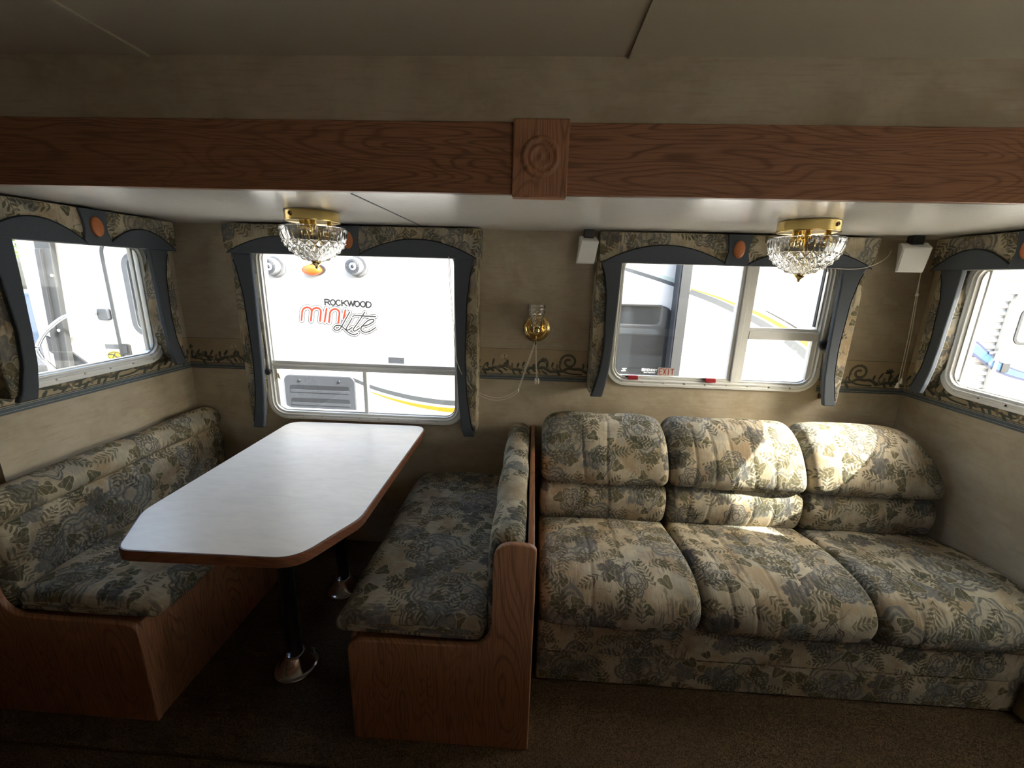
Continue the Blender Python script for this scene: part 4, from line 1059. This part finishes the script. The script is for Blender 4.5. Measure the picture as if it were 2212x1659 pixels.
ov = MB(); ov.ribbon(ellipse(cx, cz, .062, .033)+[ellipse(cx, cz, .062, .033)[0]], .006, PW, .003, False); ov.ribbon(spline([(cx-.055,cz+.01),(cx-.02,cz+.012),(cx+.02,cz-.012),(cx+.05,cz-.008)]), .012, PW, .003); ov.ribbon([(cx-.025,cz-.02),(cx+.005,cz+.022)], .009, PW, .003)
obj('oval_print', ov, 'decal_black', tr, recalc=False)
ar = obj('awning_arm', MB().prism([e(-2.165,.45), e(-2.055,.45), e(-1.955,1.80), e(-2.085,1.80)], PW, .03, .075), 'rubber', tr, .006)
obj('arm_channel', MB().prism([e(-2.15,.45), e(-2.11,.45), e(-2.03,1.62), e(-2.07,1.62)], PW, .075, .10), 'grey_dark', ar, .004)
for p in ((-2.0,1.42), (-2.055,.985)): c_ = e(*p); obj('arm_bolt', MB().lathe([(.012,-.074),(.012,-.082),(.005,-.086),(.0,-.086)], (c_[0], YW, c_[1]), 'y', 10), 'decal_white', ar)
obj('arm_brace', MB().prism([e(-2.24,.93), e(-2.24,.80), e(-2.05,.66), e(-1.86,.56), e(-1.80,.60), e(-2.05,.80)], PW, .012, .03), 'grey_dark', tr)
obj('corner_trim', MB().box(-2.42, -2.385, YW-.012, YW+.06, -.35, 2.3), 'decal_white', tr, .006)

# second neighbour, with corrugated siding, seen through the right end window
Y2 = 2.1; k2 = (Y2+2.0673)/(1.2+2.0673)
def e2(x, z): return 1.7974+(x-1.7974)*k2, 1.5+(z-1.5)*k2
P2 = P_face(Y2)
t2 = thing('travel_trailer', (6.5, Y2, -.8), 'older trailer with white corrugated siding and blue stripes, beyond the right end window', 'trailer')
obj('body', MB().box(5.05, 10.2, Y2+.02, Y2+2.3, -.5, 1.62), 'siding', t2)
zb = -.45; k = 0
while zb < 1.60:
    mb = MB(); h = .064
    sec = [(zb, .0), (zb+.012, .022), (zb+.040, .020), (zb+.052, .006), (zb+h-.001, .004)]
    R = [[Vector((x, Y2+.022-n, z)) for z, n in sec] for x in (5.05, 10.2)]
    mb.rings(R, smooth=False, loop=False); obj('siding_panel', mb, 'siding', t2, recalc=False); zb += h
obj('roof_edge', MB().box(5.0, 10.25, Y2-.05, Y2+2.35, 1.62, 1.70), 'gelcoat2', t2, .01)
u0, z0 = e2(5.30, .72); 
dx0, dx1 = 6.235, 6.93
d2 = obj('entry_door', MB().prism(rrect(dx0, dx1, -.4, 1.47, .10), P2, 0, .02), 'gelcoat', t2, .004)
obj('door_frame', MB().rings([[P2(a, b, n) for a, b in rrect(dx0-o, dx1+o, -.4-o, 1.47+o, .1+o)] for o, n in ((-.002,.018),(-.002,.034),(.03,.034),(.034,0))], smooth=False), 'alu', d2)
w2_ = obj('door_window', MB().prism(rrect(dx0+.10, dx1-.12, 1.04, 1.34, .05), P2, .018, .024), 'teal_glass', d2)
obj('door_window_frame', MB().rings([[P2(a, b, n) for a, b in rrect(dx0+.10-o, dx1-.12+o, 1.04-o, 1.34+o, .05+o)] for o, n in ((-.003,.024),(-.001,.03),(.022,.03),(.024,.018))], smooth=False), 'grey_dark', w2_)
obj('door_latch', MB().prism(rrect(dx0+.05, dx0+.12, .75, .84, .01), P2, .018, .034), 'grey_dark', d2, .003)
obj('door_hold_back', MB().tube([(dx0-.10, Y2-.03, .93), (dx0-.06, Y2-.06, .95), (dx0-.05, Y2-.05, .88), (dx0-.08, Y2-.03, .82)], .012, 8), 'decal_white', t2)
for nm, pts, w_, m_ in (('blue_stripe', ((5.5,1.13),(5.93,1.0),(6.13,.885),(6.26,.805),(6.55,.715),(7.4,.56)), (.085,.04), 'decal_blue'), ('navy_stripe', ((5.5,1.06),(5.93,.945),(6.13,.83),(6.26,.762),(6.55,.68),(7.4,.53)), (.03,.02), 'decal_navy'), ('navy_stripe', ((5.5,1.20),(5.93,1.06),(6.13,.935),(6.26,.845),(6.55,.745),(7.4,.59)), (.022,.012), 'decal_navy')):
    obj(nm, MB().ribbon(spline(pts, 8), wv(*w_), P2, .026, False), m_, t2, recalc=False)
for x in (8.0, 8.8): obj('wheel', MB().lathe([(.0,-.1),(.2,-.1),(.3,-.08),(.32,0),(.3,.1),(.0,.1)], (x, Y2+.2, -.49), 'y', 24), 'tyre', t2)
obj('hitch_frame', MB().box(5.1, 10, Y2+.1, Y2+2.2, -.62, -.5), 'grey_dark', t2)
cp = thing('canopy', (12, 9, -.8), 'yellow and blue striped canopy beyond the corrugated trailer', 'canopy')
obj('valance_strip', MB().box(8, 22, 8.9, 9.0, 2.15, 2.45), 'sign_yellow', cp); obj('lower_strip', MB().box(8, 22, 8.92, 9.0, 1.95, 2.15), 'decal_navy', cp)
obj('roof_sheet', MB().box(8, 22, 8.9, 12, 2.45, 2.5), 'sign_yellow', cp)
for x in (8.1, 12.6, 17.2, 21.9): obj('post', MB().box(x-.04, x+.04, 8.93, 9.01, -.8, 2.0), 'grey_dark', cp)

# far left: a tree and a dark pickup, seen in a narrow gap
tre = thing('tree', (-9.2, 6.2, -.8), 'leafy green tree far off beyond the left end window', 'tree')
obj('trunk', MB().tube([(-9.2,6.2,-.8),(-9.15,6.2,.8),(-9.25,6.25,2.2),(-9.1,6.3,3.4)], lambda t: .18-.12*t, 10), 'bark', tre)
lf = MB(); rn_ = random.Random(3)
for k in range(2600):
    a = rn_.uniform(0, 2*pi); ph = rn_.uniform(-1, 1); rr = 1.9*rn_.random()**.4
    c = Vector((-9.2+rr*cos(a)*sqrt(1-ph*ph), 6.25+rr*sin(a)*sqrt(1-ph*ph), 3.3+1.75*ph*rn_.random()**.3))
    d = Vector((rn_.uniform(-1,1), rn_.uniform(-1,1), rn_.uniform(-.6,.6))).normalized()*.11; s = d.cross(Vector((rn_.uniform(-1,1), rn_.uniform(-1,1), 1))).normalized()*.05
    lf.face(lf.add([c-d, c+s, c+d, c-s]))
stuff(obj('foliage', lf, 'leaf', tre, recalc=False))
pk = thing('pickup_truck', (-7.6, 4.9, -.8), 'dark blue pickup truck parked beyond the left end window', 'truck')
body = rpoly([(-10.0,-.45,.08),(-5.4,-.45,.08),(-5.3,.28,.12),(-6.6,.38,.06),(-7.3,1.0,.15),(-8.6,1.02,.12),(-8.75,.42,.05),(-10.0,.40,.08)], 5)
bo = obj('body', MB().prism(body, lambda u, z, n: Vector((u, 4.2+n, z)), 0, 1.8), 'truck', pk, .06, 3)
obj('side_window', MB().prism(rpoly([(-7.35,.45,.04),(-6.95,.45,.04),(-7.4,.9,.05),(-8.5,.92,.05),(-8.6,.45,.04)], 4), lambda u, z, n: Vector((u, 4.2-n, z)), 0, .006), 'tinted', pk)
for x in (-9.1, -6.2):
    for y in (4.3, 5.9): obj('wheel', MB().lathe([(.0,-.12),(.2,-.12),(.34,-.1),(.37,0),(.34,.12),(.0,.12)], (x, y, -.43), 'y', 24), 'tyre', pk)
